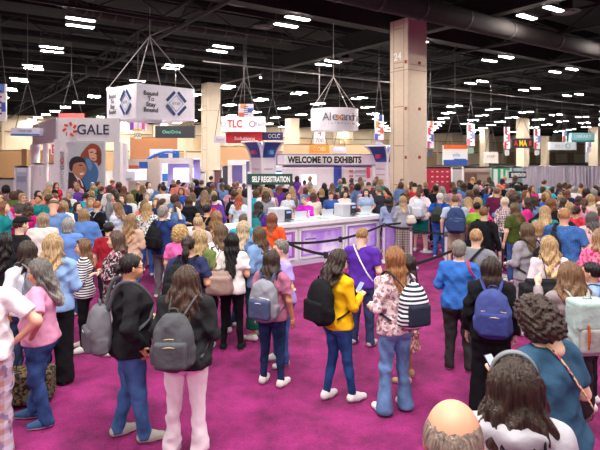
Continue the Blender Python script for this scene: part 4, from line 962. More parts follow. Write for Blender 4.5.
r = empty('display_screen', px(137, 24)); tag(r, 'bright tabletop display screen with orange and blue header right of the booth', 'screen'); z = zz(180, 24)
m = MB(); m.box((0, 0, z/2), (.1, .1, z)); m.box((0, 0, .02), (.5, .4, .04)); m.build('stand', GRY, r); m = MB(); m.box((0, 0, z+.25), (.85, .07, .5)); m.build('screen', plain('dfe6fa', .3, emit=1.2), r); m = MB(); m.box((-.15, 0, z+.6), (.45, .06, .16), mi=0); m.box((.3, 0, z+.7), (.4, .06, .3), mi=1); m.build('header', [plain('e0603a'), plain('2f6fc8')], r)

# grey drapes on pipes
r = empty('drape_wall', (0, 0, 0)); tag(r, 'long silver-grey pleated drape wall behind the far queue', 'drapes')
a = Vector(((524-300)/F*24, 24, 0)); b_ = Vector(((606-300)/F*24.5, 24.5, 0)); r.location = a; n = 260; zt = zz(166.5, 24); d = (b_-a); m = MB(); rr = np.random.RandomState(3)
P = [a*0+d*(i/n)+Vector((0, .09*math.sin(i*.55+1.2*math.sin(i*.13))+.03*math.sin(i*1.7), 0)) for i in range(n+1)]
m.poly([(p.x, p.y, z) for z in (0.02, zt) for p in P]+[(p.x, p.y+.012, z) for z in (0.02, zt) for p in P], [(i, i+1, n+1+i+1, n+1+i) for i in range(n)]+[(2*n+2+i+1, 2*n+2+i, 3*n+3+i, 3*n+3+i+1) for i in range(n)])
m.build('drape', plain('c6c2cf', .4), r, smooth=True); m = MB(); m.tube([(0, .0, zt), (d.x, d.y, zt)], .03, 8)
for i in range(5): m.tube([(d.x*i/4, .16, 0), (d.x*i/4, .16, zt)], .03, 8)
m.build('pipe', plain('c8c8cc', .3, .8), r)
# self registration sign on a post, and its twin farther back
def selfreg(x0, x1, y0, y1, Y, postx, lab, c='1f4a3c'):
    r, wd, ht = board('sign_board', lab, 'sign', x0, x1, y0, y1, Y, c, th=.06); words(r, 'SELF REGISTRATION', .02, ht*.5, 'f4f6f4', w=wd*.84, h=ht*.56, th=.06, bold=.04)
    zq = r.location.z; xx = (postx-(x0+x1)/2)/F*Y; m = MB(); m.box((xx, .05, (ht-zq)/2+.02), (.075, .06, zq+ht+.04)); m.build('post', plain('eceaf0', .5), r)
    m = MB(); m.box((xx, .03, -zq+.012), (.5, .4, .024)); m.build('foot_plate', plain('dddbe2', .5), r); return r
selfreg(247.5, 292.5, 173.8, 184.5, 10.2, 249.3, 'dark green sign board with white capitals on a white post')
selfreg(509, 526, 171.5, 178, 22, 510, 'small dark sign board on a white post before the drapes', '24403c')

# registration counter
C0 = Vector((0, 12.6, 0)); dC = Vector((V[0], V[1], 0)); nC = Vector((U[0], U[1], 0)); zC = 1.06
ang = math.atan2(V[1], V[0]); base = C0+dC*2.78; r = empty('registration_counter', tuple(C0), ang); tag(r, 'long white registration counter with glowing lilac inset panels', 'counter')
LN, RT = -3.4, 2.78; mid = (LN+RT)/2
m = MB(); m.box((mid, .42, .5), (RT-LN-.06, .70, .98)); m.build('body', plain('f3eff8', .4), r)
m = MB(); m.box((mid, .38, zC-.055), (RT-LN+.04, .84, .11)); m.build('worktop', plain('faf8fc', .3), r, bevel=.01)
m = MB(); m.box((mid, .03, .05), (RT-LN, .06, .1)); m.build('plinth', plain('d6cbe0', .5), r)
def inset():
    mt, nt, b = newmat('lilac_print'); L = nt.links.new; tc = N(nt, 'ShaderNodeTexCoord'); n1 = N(nt, 'ShaderNodeTexNoise'); n1.inputs['Scale'].default_value = 2.2; L(tc.outputs['Object'], n1.inputs['Vector'])
    cr = N(nt, 'ShaderNodeValToRGB'); e = cr.color_ramp.elements; e[0].position = .35; e[0].color = c4('b58ae6'); e[1].position = .62; e[1].color = c4('efe4fb'); L(n1.outputs['Fac'], cr.inputs['Fac']); L(cr.outputs[0], b.inputs['Base Color'])
    L(cr.outputs[0], b.inputs['Emission Color']); b.inputs['Emission Strength'].default_value = .12; return mt
IM = inset(); pan = [(-3.3, -1.75), (-1.6, .0-.12), (.02, 1.38), (1.5, 2.62)]
for i, (x0, x1) in enumerate(pan):
    m = MB(); m.box(((x0+x1)/2, .055, .5), (x1-x0-.16, .02, .56)); m.build('inset_panel', IM, r)
    m = MB()
    for q, mi in ((0, 0), (.075, 1)):
        a0, a1, b0, b1 = x0+q, x1-q, .17+q*.8, .86-q*.8
        for (cx_, cz_, wx, hz_) in (((a0+a1)/2, b0, a1-a0, .045), ((a0+a1)/2, b1, a1-a0, .045), (a0, (b0+b1)/2, .045, b1-b0+.045), (a1, (b0+b1)/2, .045, b1-b0+.045)): m.box((cx_, .03+q*.2, cz_), (wx, .05, hz_), mi=mi)
    m.build('panel_frame', [plain('fbf9fd', .4), plain(['c060d8', 'c060d8', 'c79af0', 'b48ae8'][i], .5)], r)
text('welcome', 'lettering', plain('8a5ac8', .5), r, (.35, .035, .62), w=.34, rot=(PI/2, 0, 0)); text('today', 'lettering', plain('c77ad8', .5), r, (-.55, .035, .6), w=.3, rot=(PI/2, 0, 0))
def oncount(t, s, z=zC): p = C0+dC*t+nC*s; return (p.x, p.y, z)
def laptop(t, s, lab, face=PI, c='2a2a30'):
    r = empty('laptop', oncount(t, s), ang+face); tag(r, lab, 'laptop'); m = MB(); m.box((0, 0, .01), (.36, .25, .02)); m.build('keyboard_deck', plain('b8b8c0', .4), r, bevel=.005)
    m = MB(); m.box((0, 0, 0), (.36, .012, .24)); o = m.build('lid', plain('e3f1f8', .35), r, bevel=.005); o.location = (0, .15, .13); o.rotation_euler = (-.25, 0, 0)
    m = MB(); m.box((0, -.008, 0), (.33, .004, .2)); o = m.build('screen', plain('cfe2f2', .3, emit=1.0), r); o.location = (0, .148, .132); o.rotation_euler = (-.25, 0, 0)
laptop(.12, .30, 'open pale laptop on the counter by the magenta shirt'); laptop(.95, .28, 'open pale laptop on the counter between the two printers'); laptop(2.3, .30, 'open pale laptop near the far end of the counter'); laptop(-.95, .2, 'open pale laptop at the near end of the counter')
def printer(t, s, lab):
    r = empty('badge_printer', oncount(t, s), ang); tag(r, lab, 'printer'); m = MB(); m.box((0, 0, .17), (.46, .40, .34)); m.build('case', plain('c9cad2', .4), r, bevel=.03)
    m = MB(); m.box((.12, -.205, .17), (.20, .03, .26)); m.build('front_panel', plain('3c3c46', .4), r, bevel=.01); m = MB(); m.box((.12, -.225, .24), (.12, .01, .05)); m.build('display', plain('7fa8d8', .3, emit=.6), r); m = MB(); m.box((.1, -.26, .07), (.2, .12, .02)); m.build('paper_tray', plain('5a5a64', .4), r)
printer(-.35, .38, 'boxy grey badge printer on the counter beside the orange shirt'); printer(1.75, .38, 'boxy grey badge printer in the middle of the counter')
r = empty('sanitizer_bottle', oncount(.62, .5)); tag(r, 'small pink pump bottle on the counter beside the laptop', 'bottle'); m = MB(); m.cyl((0, 0, 0), .035, .14, 14); m.build('bottle', plain('f0a8d0', .3), r, smooth=True); m = MB(); m.cyl((0, 0, .14), .012, .05, 8); m.box((.02, 0, .19), (.06, .015, .015)); m.build('pump', WH, r)

# queue posts and belts
def qpost(x, y_base, lab, col='e4e2e8', topc='55565e', dark=False):
    Y = F*CH/(y_base-HZ); r = empty('queue_post', px(x, Y)); tag(r, lab, 'queue post')
    m = MB(); m.cyl((0, 0, 0), .18, .02, 28); m.cyl((0, 0, .02), .17, .02, 28, r2=.05); m.build('base', plain(col, .35, .3), r); m = MB(); m.cyl((0, 0, .03), .03, .87, 16); m.build('pole', plain(col, .3, .3), r, smooth=False)
    m = MB(); m.cyl((0, 0, .88), .042, .11, 16); m.build('belt_head', plain(topc, .4), r); return (px(x, Y)[0], Y)
q1 = qpost(426.5, 252, 'silver queue post with a round base on the open carpet'); q2 = qpost(411, 268, 'white queue post beside the auburn-haired visitor')
q3 = qpost(340.5, 284, 'queue post in front of the counter, hidden by the yellow sweater', topc='2c2c34'); q4 = qpost(326, 308, 'queue post nearer the yellow sweater than its neighbour', topc='2c2c34')
q5 = qpost(287, 290, 'queue post behind the lavender shirt'); q6 = qpost(455, 300, 'queue post behind the blue sweater'); q7 = qpost(500, 276, 'queue post beside the olive shirt'); q8 = qpost(446, 276, 'queue post beyond the blue sweater on the carpet'); q9 = qpost(384, 262, 'queue post at the corner of the counter'); q10 = qpost(395, 330, 'queue post hidden behind the floral blouse')
def belt(a, b_, lab, z0=.94, z1=.94, sag=.03):
    r = empty('belt_barrier', (a[0], a[1], z0)); tag(r, lab, 'belt'); A = Vector((0, 0, 0)); B = Vector((b_[0]-a[0], b_[1]-a[1], z1-z0)); m = MB(); n = 10
    for i in range(n):
        f0, f1 = i/n, (i+1)/n; m.beam(A.lerp(B, f0)-Vector((0, 0, sag*4*f0*(1-f0))), A.lerp(B, f1)-Vector((0, 0, sag*4*f1*(1-f1))), .006, .052)
    m.build('webbing', plain('1c1c22', .7), r)
for a, b_, l in ((q5, q3, 'black belt running behind the lavender shirt to the counter post'), (q3, q9, 'black belt in front of the counter past the purple shirt'), (q9, q1, 'black belt from counter corner to the silver post'), (q1, q7, 'black belt from the silver post towards the olive shirt'),
                 (q5, q4, 'black belt dipping behind the yellow sweater'), (q9, q2, 'black belt to the white post by the auburn hair'), (q2, q8, 'black belt across the open carpet'), (q10, q6, 'nearest black belt between floral blouse and blue sweater'), (q7, (5.6, 12.3), 'black belt behind the grey cardigan queue')): belt(a, b_, l)
# ------------------------------------------------------------------ the visitors seen clearly, from the near edge back
DKB, BR, LB, BL, GY, AU, BK = '2c1e18', '553522', '8a6242', 'c39a62', '9b948e', '8a4a26', '16120f'
P_ = person
# nearest, at the bottom edge
a = P_(453, 404, 5, 1.88, ('balding', '8d7565'), ('long', '5a5f6a'), ('straight', '30343c'), 'bald man at the bottom edge, only the crown of his head showing', skin='dd9c7c', male=True, w=1.1)
b = P_(515, 359, -8, 1.74, ('crimped', '3a2519'), ('hoodie', 'b9b4ba'), ('straight', '2b2d36'), 'woman in grey hoodie with long dark hair and a grey headband')
m = MB(); hm_ = [(.098*math.cos(t), .02, .02+.112*math.sin(t)) for t in np.linspace(.05, PI-.05, 16)]; m.tube(hm_, .017, 8, flat=.5); o = m.build('headband', objcol('cloth'), b['root'], smooth=True); o.color = c4('7f8184'); o.location = HC+np.array((0, .0, .004)); o.rotation_euler = (.12, 0, 0)
backpack(b, '26272b', 'black bag strap and pack of the woman with the headband', size=.8, dx=.06, dz=-.1)
c = P_(549, 300, -50, 1.79, ('curly', '3a241a'), ('tee', '35546e'), ('straight', '232a44'), 'woman with big curly dark hair in a slate blue tee looking down at a phone', ('bent', 'phone'), lean=.10, w=1.22, hr=(-10, 22))
tube_obj('crossbody_strap', [world(c, q) for q in ((-.06, -.0, 1.44), (-.03, -.10, 1.40), (.06, -.165, 1.22), (.16, -.17, 1.05), (.22, -.05, .92))], .012, 'd8a070', None, mat=pattern('floral', 'e0b080', '3a3f58', 2, 'c84a70')); o = bpy.data.objects['crossbody_strap']; tag(o, 'multicoloured crossbody strap over the slate blue tee', 'strap')
phone(c, (-.085, .335, 1.17), 'lit phone held by the curly-haired woman in slate blue', yaw=.1); lanyard(c, '6a2f90')
# left edge
e = P_(-17, 0, 14, 1.80, ('short', '5a4636'), ('tee', 'efe9ea'), ('wide', pattern('plaid', 'cfc4d6', 'b98a84', .8, '8f7a9a')), 'visitor in a white tee and plaid trousers cut off by the picture edge', ('hip', 'down'), d=4.55, w=1.15, skin='r', male=True)
e2 = P_(40, 259, -76, 0, ('long_wavy', '6d655f'), ('tee', 'e49bbd'), ('straight', 'j3b5488'), 'woman with long greying hair in a pink tee and jeans, hand on hip', ('down', 'hip'), 'shift', yf=423, w=1.18, skin='m', shoes='3d5f86', hr=(0, 12))
e3 = P_(130, 254, 78, 0, ('bun', '1d1614'), ('jacket', '232226'), ('straight', 'j4a6ca0'), 'woman with dark hair in a bun and glasses, black cardigan and jeans', ('pocket', 'bent'), 'shift', yf=438, w=1.15, skin='m', shoes='b9b2a8')
m = MB()
for q in (-1, 1): m.tube([(q*.031+.02*math.cos(t), .094, -.006+.017*math.sin(t)) for t in np.linspace(0, 6.28, 12)], .0025, 5); m.tube([(q*.05, .094, -.002), (q*.074, .01, -.002)], .0025, 5)
m.tube([(-.012, .096, -.004), (.012, .096, -.004)], .0025, 5); o = m.build('glasses', plain('221e20', .3), e3['root']); o.location = HC
lanyard(e3, '7a4aa8'); backpack(e3, '6d6b70', 'grey backpack with a bottle pocket on the bun-haired woman', c2='5a585e', size=1.0, dz=-.10, zips='b9b9c0')
handbag(e3, (.10, .33, .86), (.24, .11, .30), '7d6a5c', 'taupe handbag held in front of the black cardigan', [world(e3, q) for q in ()] or None)
e4 = P_(186, 266, 12, 0, ('crimped', '4c3324'), ('jacket', '2a2a2c'), ('flare', 'f0dfe6'), 'woman with long wavy brown hair in black jacket and white trousers', ('bent', 'bent'), yf=452, w=1.12)
backpack(e4, '55565a', 'dark grey backpack with pale zips worn over the black jacket', zips='cdb98c', dx=-.05, dz=-.05, size=1.12)
# second line on the left
e5 = P_(53, 234, 12, 0, ('wavy', 'b58f5f'), ('long', '8fb0dc'), ('wide', '1c1c20'), 'blonde woman in a light denim shirt and wide black trousers', ('bent', 'bent'), yf=384, w=1.12, shoes='efe9dc')
handbag(e5, (-.26, .10, .90), (.34, .14, .34), 'a8683f', 'tan leather tote under the arm of the denim shirt', [(-.2, -.06, 1.0), (-.15, -.13, 1.3), (-.10, -.06, 1.42), (-.12, .08, 1.36), (-.2, .15, 1.1)], cordcol='b0602f', strapr=.02)
e6 = P_(27, 241, -30, 1.68, ('long_wavy', '3b2a20'), ('tee', 'e8e6ea'), ('straight', 'j30405e'), 'woman with long dark brown hair and white top beneath a large grey backpack', w=1.05)
backpack(e6, '77767c', 'large plain grey backpack beside the light denim shirt', size=1.2, zips='8c8b90')
e7 = P_(4, 233, 25, 1.66, ('long_wavy', '17120f'), ('long', '1f1e22'), ('straight', '25252b'), 'woman with long black curls in black at the picture edge', w=1.05)
e8 = P_(84, 239, -86, 0, ('long', '7d5434'), ('long', pattern('stripes', 'f3f1f3', '26242a', 1.25)), ('slim', '17171b'), 'woman in black and white striped top with sunglasses on her head', ('phone', 'phone'), yf=350, skin='m', shoes='d9d4d0')
m = MB(); m.tube([(.07*math.cos(t), .055+.02*math.sin(t), .088) for t in np.linspace(0, PI, 9)], .012, 6, flat=.5); o = m.build('sunglasses', plain('131216', .2), e8['root'], smooth=True); o.location = HC
r = empty('papers', world(e8, (-.02, .34, 1.14)), e8['rz']); tag(r, 'white papers held by the woman in stripes', 'paper'); m = MB(); m.box((0, 0, 0), (.2, .01, .26)); o = m.build('sheet', plain('f6f4f6', .5), r); o.rotation_euler = (-.9, 0, 0)
e9 = P_(117, 231, -74, 1.66, ('wavy', '5b4032'), ('tunic', pattern('floral', '2a2528', 'cdbcc0', 1.3, 'a8506a')), ('straight', 'b9a4b0'), 'woman in a dark floral tunic with wavy brown hair, arms folded', ('cross', 'cross'), w=1.15)
e10 = P_(20, 217, 58, 1.74, ('short', '3a2a20'), ('tee', '1f1f23'), ('straight', '2e3038'), 'young man in a black cap and black tee', male=True, w=.98)
def cap(p, col):
    v, f = blend([ell((0, -.01, .05), (.092, .112, .075), .02), rbox((0, .115, .045), (.05, .045, .001), .008, .02)], .009, lambda X, Y, Z: .035-Z+0*X+0*Y); v = v @ rotm(*p['hr']).T+HC
    o = link('cap', npmesh('cap', v, f, objcol('cloth')), p['root'], col); return o
cap(e10, '1b1b1f')
e11 = P_(43, 213, 8, 1.66, ('bob', 'a98a68'), ('long', 'ecdfd6'), ('straight', 'd9c9b8'), 'woman with a sandy bob in a cream jumper', w=1.3)
e12 = P_(29, 204, 35, 1.62, ('wavy', '4a3024'), ('tee', 'd8207e'), ('straight', 'j33466e'), 'woman with brown hair in a bright magenta tee', ('phone', 'phone'), w=1.15)
e13 = P_(23, 193.5, 160, 1.64, ('long', 'b98d5f'), ('tee', '5a5653'), ('straight', 'j30405e'), 'sunglasses-wearing woman with long blonde hair facing the camera in a grey top', ('cross', 'cross'), w=1.15, hr=(0, 5))
m = MB()
for q in (-1, 1): m.tube([(q*.031-.018, .094, -.004), (q*.031+.018, .094, -.004)], .015, 8, flat=.7)
o = m.build('sunglasses', plain('1a1416', .2), e13['root']); o.location = HC
e14 = P_(68, 218, 15, 1.64, ('bob', GY), ('long', '6f93d8'), ('straight', 'j33466e'), 'grey-haired woman in a cornflower blue top', w=1.15)
e15 = P_(84, 209, 5, 1.66, ('bob', 'a07a4e'), ('jacket', '5c82c2'), ('straight', 'j2b3a60'), 'sandy-haired woman in a mid blue denim jacket', w=1.25)
e16 = P_(97, 201, 40, 1.64, ('short', 'b0662f'), ('tee', '1d1c20'), ('straight', '2b2b30'), 'copper-haired person in a black tee behind the denim jacket', male=False, w=1.15)
backpack(e16, '1f1f23', 'black backpack with pale straps on the copper-haired visitor', c2='b9b9c2')
e17 = P_(109, 222, 30, 1.60, ('short', '1b1716'), ('tee', 'a02433'), ('straight', '26262c'), 'short black-haired person in a dark red shirt and black bag', w=1.1); lanyard(e17, '1c1c20')
e18 = P_(131, 214, 22, 1.64, ('long_wavy', '9a7146'), ('long', 'd6b39c'), ('straight', 'j3d5fa0'), 'woman with long honey waves in a peach knit top', ('bent', 'down'), w=1.02)
e19 = P_(118, 203, -45, 1.63, ('long', '8f6440'), ('tee', 'cfd3e6'), ('straight', 'j33466e'), 'light brown-haired woman in a pale lilac tee reading her phone', ('phone', 'phone'), hr=(0, 18)); phone(e19, (0, .32, 1.18), 'phone in the hands of the lilac tee')
e20 = P_(147, 203, 15, 0, ('wavy', 'b48a55'), ('long', pattern('floral', 'e6e2de', '6b6864', 1.2)), ('straight', 'j3c62a8'), 'woman in a grey and white patterned blouse with blue jeans', yf=276, w=1.15)
e21 = P_(163, 206, 38, 1.74, ('pixie', '8d8682'), ('long', '2b3f78'), ('straight', '77747a'), 'grey-haired person in a navy shirt and grey trousers raising an arm', ('raise', 'bent'), w=1.08)
backpack(e21, '1e1e24', 'black backpack over the navy shirt', c2='1e1e24')
e22 = P_(180, 226, 32, 1.62, ('curly', 'c79a58'), ('tee', 'ee6fb4'), ('straight', 'f0e6ea'), 'woman with curly golden hair in a bubblegum pink tee')
e23 = P_(198, 216, 8, 1.64, ('topknot', 'c2a070'), ('tee', 'c9b9b4'), ('straight', '3a3a44'), 'blonde woman with a loose top knot behind the pink tee')
e24 = P_(217, 211, 30, 1.66, ('long_wavy', '96683a'), ('long', '4d4a50'), ('straight', '2c2c32'), 'woman with long caramel waves in a charcoal top')
handbag(e24, (-.2, -.12, 1.0), (.28, .12, .3), '35343a', 'charcoal shoulder bag behind the caramel waves', [(-.16, -.14, 1.12), (.05, -.15, 1.34), (.12, -.05, 1.42), (.1, .1, 1.36)])
e25 = P_(188, 236, 14, 1.68, ('ponytail', '2b1d18'), ('tee', '33375c'), ('straight', '24252c'), 'woman with a dark ponytail in a navy tee', ('bent', 'bent'), skin='m', w=1.15)
backpack(e25, '232427', 'black backpack on the woman with the dark ponytail', size=1.1, dx=-.06)
e26 = P_(200, 230, 20, 1.66, ('long', 'b7905c'), ('tee', '6b7a45'), ('slim', '25252b'), 'blonde woman in an olive green tee behind the ponytail')
e27 = P_(232, 233, 10, 0, ('verylong', '120e0d'), ('tee', 'efe6e2'), ('slim', '17171b'), 'woman with very long black hair, cream tee and black trousers', ('bent', 'pocket'), yf=350, skin='m', w=.98, shoes='1c1c20')
handbag(e27, (-.15, -.20, 1.0), (.29, .12, .26), 'a58a80', 'large taupe tote hanging behind the cream tee', [(-.24, -.2, 1.1), (-.2, -.14, 1.3), (-.14, -.06, 1.42), (-.15, .05, 1.38), (-.19, .02, 1.15), (-.04, -.19, 1.1)], name='tote_bag', cat='tote', strapr=.014)
e28 = P_(243, 221, 12, 1.66, ('long', 'c4a57c'), ('long', '6f86b4'), ('straight', 'j33466e'), 'blonde woman in a dusty blue shirt behind the very long black hair')
e29 = P_(221, 224, -20, 1.66, ('wavy', '6b4a30'), ('tunic', pattern('floral', 'efe9e8', '2c2a2e', .9)), ('slim', '24242a'), 'woman in a white kimono with black marks')
e30 = P_(243, 214, 8, 1.62, ('short', '6b5040'), ('tee', '2aa6c8'), ('straight', '3a3a44'), 'short-haired person in a turquoise tee', male=True)
e31 = P_(259, 227, -52, 1.64, ('wavy', '5d4026'), ('jacket', '7d9cc6'), ('long_skirt', '1f5a4a'), 'woman with a wavy brown bob in a pale denim jacket and green skirt', ('bent', 'bent'), skin='m')
m = MB(); m.tube([(.0, .0, 0), (0, 0, -.035)], [.014, .018], 8); o = m.build('earring', plain('e8b52c', .4), e31['root'], smooth=True); o.location = HC+np.array((-.082, 0, -.055))
e32 = P_(272, 213, 12, 1.62, ('long', '8a4628'), ('tee', 'ee5a2c'), ('straight', '2c2c34'), 'redhead in a bright orange top at the near end of the counter', w=1.1)
e33 = P_(272, 250, 28, 0, ('wavy', '3d2a22'), ('tee', 'b06c86'), ('slim', 'j27365c'), 'woman with dark hair in a mauve tee and dark jeans', ('down', 'bent'), yf=385, skin='m', w=1.05)
backpack(e33, '8e8e98', 'light grey and navy backpack on the mauve tee', c2='4a5170', size=1.15, dx=.03, dz=-.02, zips='e0e0e6')
tube_obj('loose_strap', [(-.19, -.06, 1.05), (-.20, -.10, .92), (-.17, -.11, .76)], .012, 'd9d6dc', e33['root'])
e34 = P_(281, 240, -112, 0, ('pixie', '77706a'), ('tee', 'a999dc'), ('straight', 'j4568a0'), 'short grey-haired woman in a lavender polo facing the mauve tee', ('hip', 'bent'), yf=363, w=1.2, skin='r')
handbag(e34, (.3, -.05, .95), (.26, .16, .34), '8f8e96', 'grey shoulder bag beside the lavender polo', [(.27, -.05, 1.1), (.16, -.06, 1.38), (.12, 0, 1.41), (.2, .1, 1.3), (.28, .06, 1.1)])
e35 = P_(338, 250, 48, 0, ('long_wavy', '3a2820'), ('long', 'f4bf1a'), ('slim', 'j2f4f86'), 'woman in a bright yellow sweater with jeans and white sneakers', ('phone', 'phone'), 'shift', yf=400, w=1.0, hr=(5, 18))
backpack(e35, '1d1d20', 'black backpack on the yellow sweater', size=1.12); phone(e35, (.0, .335, 1.19), 'phone with a dark case held by the yellow sweater')
e36 = P_(362, 228, 22, 0, ('short', 'a5743f'), ('tee', '5b2fa0'), ('straight', '3a4566'), 'sandy-haired man in a purple tee and navy trousers', ('bent', 'phone'), yf=345, male=True, w=1.12, shoes='b9b9bd', hr=(5, 12))
tube_obj('crossbody_strap', [(-.11, .03, 1.42), (-.10, -.06, 1.42), (.02, -.165, 1.27), (.14, -.18, 1.08), (.2, -.1, .95)], .011, 'e4d9e6', e36['root'])
e37 = P_(395, 247, -34, 0, ('long', '9a5c2e'), ('long', pattern('floral', 'eddbd8', '9a6f78', 1.3, 'c9a5a8')), ('flare', 'j6d8dbc'), 'auburn-haired woman in a floral blouse and flared jeans', ('bent', 'bent'), yf=412, shoes='efece8')
backpack(e37, '3a3d4c', 'black and white striped backpack on the floral blouse', c2='2c3040', mat=pattern('stripes', 'f0eef0', '2c3040', 1.1), dx=.05)
e38 = P_(408, 255, -80, 0, ('long', '2c1d18'), ('tunic', pattern('floral', '9a5560', 'd8b0a0', 1.6)), ('skirt', pattern('floral', '9a5560', 'd8b0a0', 1.6)), 'dark-haired woman in a patterned rust dress hidden behind the floral blouse', ('bent', 'bent'), yf=380, skin='t', shoes='c9a27c')
e39 = P_(459, 241, 6, 0, ('pixie', '7b6f66'), ('long', '3a6fc0'), ('straight', '3b3a3c'), 'person with cropped grey hair in a royal blue sweater and charcoal trousers', ('bent', 'bent'), yf=370, w=1.18, shoes='2a2628')
handbag(e39, (.25, .05, .98), (.26, .13, .3), 'd8323e', 'red handbag hanging at the blue sweater', [(.24, .0, 1.15), (.16, -.13, 1.3), (.11, -.07, 1.41), (.12, .08, 1.37), (.22, .12, 1.15)], cordcol='e03a48', strapr=.018)
e40 = P_(491, 257, -4, 1.63, ('long', '33221a'), ('jacket', '1b1b1f'), ('wide', '1a1a1e'), 'dark brown-haired woman in a black cardigan and black trousers', w=1.0)
backpack(e40, '46508a', 'indigo backpack with gold zips on the black cardigan', c2='3c4580', zips='d8c088', size=1.15)
e41 = P_(476, 229, 14, 1.68, ('short', 'b5804e'), ('tee', '7f8088'), ('straight', '3c3e48'), 'ginger man in a grey tee with a black crossbody strap', male=True, w=1.15)
tube_obj('crossbody_strap', [(.11, .03, 1.42), (.10, -.06, 1.42), (-.02, -.165, 1.27), (-.14, -.185, 1.08), (-.2, -.1, .95)], .02, '1c1c20', e41['root'])
e42 = P_(527, 223, -42, 1.68, ('long', '5f452c'), ('long', '9a949c'), ('straight', 'a8a0a8'), 'brown-haired woman in a long grey cardigan beside the pink blouse', ('bent', 'bent'), w=1.08)
backpack(e42, '1e1d20', 'slouchy black backpack on the grey cardigan', c2='1e1d20', size=1.05, dx=.05)
e43 = P_(549, 236, -18, 1.66, ('long_wavy', 'b98e5a'), ('long', 'f0dde4'), ('straight', '3a3a44'), 'woman with long golden waves in a pale pink blouse', ('bent', 'bent'))
handbag(e43, (-.12, -.24, .95), (.46, .16, .34), '1f1f22', 'large black tote across the back of the pale pink blouse', [(-.1, -.24, 1.12), (-.11, -.17, 1.3), (-.12, -.06, 1.43), (-.12, .05, 1.4), (-.2, .0, 1.15)], name='tote_bag', cat='tote')
e44 = P_(515, 203, -45, 1.68, ('long', '6d5030'), ('tee', '4a5628'), ('straight', 'j44609c'), 'brown-haired woman in a dark olive tee and jeans', w=1.05)
e45 = P_(484, 207, 20, 1.70, ('short', '80502c'), ('long', '1e1e22'), ('straight', 'e6cdd6'), 'brown-haired visitor in black with pale pink trousers at the belt', male=True)
backpack(e45, '19191c', 'big black backpack at the belt beside the lime shirt', size=1.3)
e46 = P_(477, 202, 10, 1.62, ('short', '17130f'), ('tee', '8fb63a'), ('straight', '3a3a44'), 'black-haired person in a lime green tee', skin='t')
e47 = P_(455, 195, -4, 1.76, ('short', '7a5236'), ('tee', 'b9c6dc'), ('shorts', 'b3a48f'), 'man in khaki shorts wearing a navy backpack in the queue', yf=None, male=True, w=1.1)
backpack(e47, '3a4a72', 'navy backpack on the man in khaki shorts', size=1.3, zips='8f9ab8')
e48 = P_(440, 193, 10, 0, ('short', 'cfc9c4'), ('tee', '2656c0'), ('straight', 'j3a62ac'), 'white-haired man in a cobalt blue polo and jeans', ('down', 'bent'), yf=258, male=True, w=1.1)
backpack(e48, '3f4640', 'dark green backpack on the cobalt polo', c2='2a302c')
e49 = P_(420, 187, 12, 0, ('ponytail', '5a3a26'), ('tee', 'f4dfe6'), ('shorts', '147a70'), 'visitor in teal knee shorts and a pale pink tee', ('bent', 'down'), yf=252, w=1.15, shoes='f0eef0')
backpack(e49, 'dcdde6', 'white backpack on the visitor in teal shorts', size=1.15, zips='c0c0cc')
e50 = P_(403, 196, -10, 0, ('long', 'b58e60'), ('long', 'a5a5b0'), ('wide', pattern('plaid', 'b5a8a0', '6b6468', 1.2)), 'blonde woman in a light grey top and patterned trousers', yf=257)
handbag(e50, (.18, -.2, 1.05), (.18, .09, .2), 'd9cfc4', 'cream shoulder bag on the light grey top', [(.15, -.2, 1.2), (.12, -.08, 1.42), (.13, .05, 1.4)])
e51 = P_(389, 197, -8, 0, ('long', '241a18'), ('long', '9aa5cc'), ('long_skirt', pattern('vstripes', 'b99ad8', '8a60b8', 1.4)), 'dark-haired woman in a periwinkle top and striped lilac skirt', yf=256)
e52 = P_(379, 187, -50, 1.68, ('bun', '8a6a4a'), ('tee', '3a3c48'), ('long_skirt', '33353f'), 'woman with a bun in a charcoal dress at the far end of the counter', ('bent', 'bent'), w=1.2)
e53 = P_(505, 197, -35, 1.72, ('short', 'd9cab0'), ('long', pattern('plaid', 'e9dcdc', '7a3a44', 2.0, '3a3438')), ('straight', '3a3a44'), 'visor-wearing visitor in a red, white and black plaid shirt', w=1.1)
e54 = P_(497, 188, 12, 1.74, ('short', '7a4e34'), ('long', '6b2448'), ('straight', '33333c'), 'brown-haired man in a maroon shirt', male=True, w=1.2)
e55 = P_(564, 208, 10, 1.84, ('short', 'b87a44'), ('tee', pattern('dots', '7f9fd0', '35609f', 3.2)), ('straight', '24345e'), 'ginger-haired big man in a speckled denim blue shirt', male=True, w=1.25, skin='r')
backpack(e55, '2a2a2e', 'small black sling bag on the speckled denim shirt', size=.55, dx=-.1, dz=.1, straps=False)
tube_obj('sling_strap', [(-.10, .08, 1.40), (-.10, -.05, 1.43), (-.11, -.15, 1.33), (-.1, -.19, 1.2)], .026, '232327', e55['root'])
e56 = P_(537, 221, -12, 1.62, ('bob', 'b08350'), ('tee', pattern('floral', '5a62b8', 'e8d25a', 1.0, 'd84a6a')), ('straight', '3a3a44'), 'sandy bobbed woman in a rainbow-coloured top')
e57 = P_(576, 206, 25, 1.64, ('bun', '2e1c18'), ('tee', 'd83a4e'), ('straight', 'j2a3556'), 'woman with a dark bun in a red and black top', skin='m')
backpack(e57, '26242a', 'black backpack on the red top beside the speckled denim shirt', c2='c0303e')
e58 = P_(601, 229, -20, 1.70, ('wavy', 'a2744c'), ('tee', pattern('floral', 'ec7fa8', 'c2386e', 1.3)), ('straight', 'j3c5286'), 'person in a bright pink floral blouse at the picture edge', ('bent', 'phone'), w=1.2); phone(e58, (-.085, .335, 1.17), 'black phone held up by the pink floral blouse')
e59 = P_(592, 212, -15, 1.64, ('wavy', '5a5250'), ('long', 'f0c4bc'), ('straight', '4a4a54'), 'woman with dark grey wavy hair in a peach blouse', w=1.15)
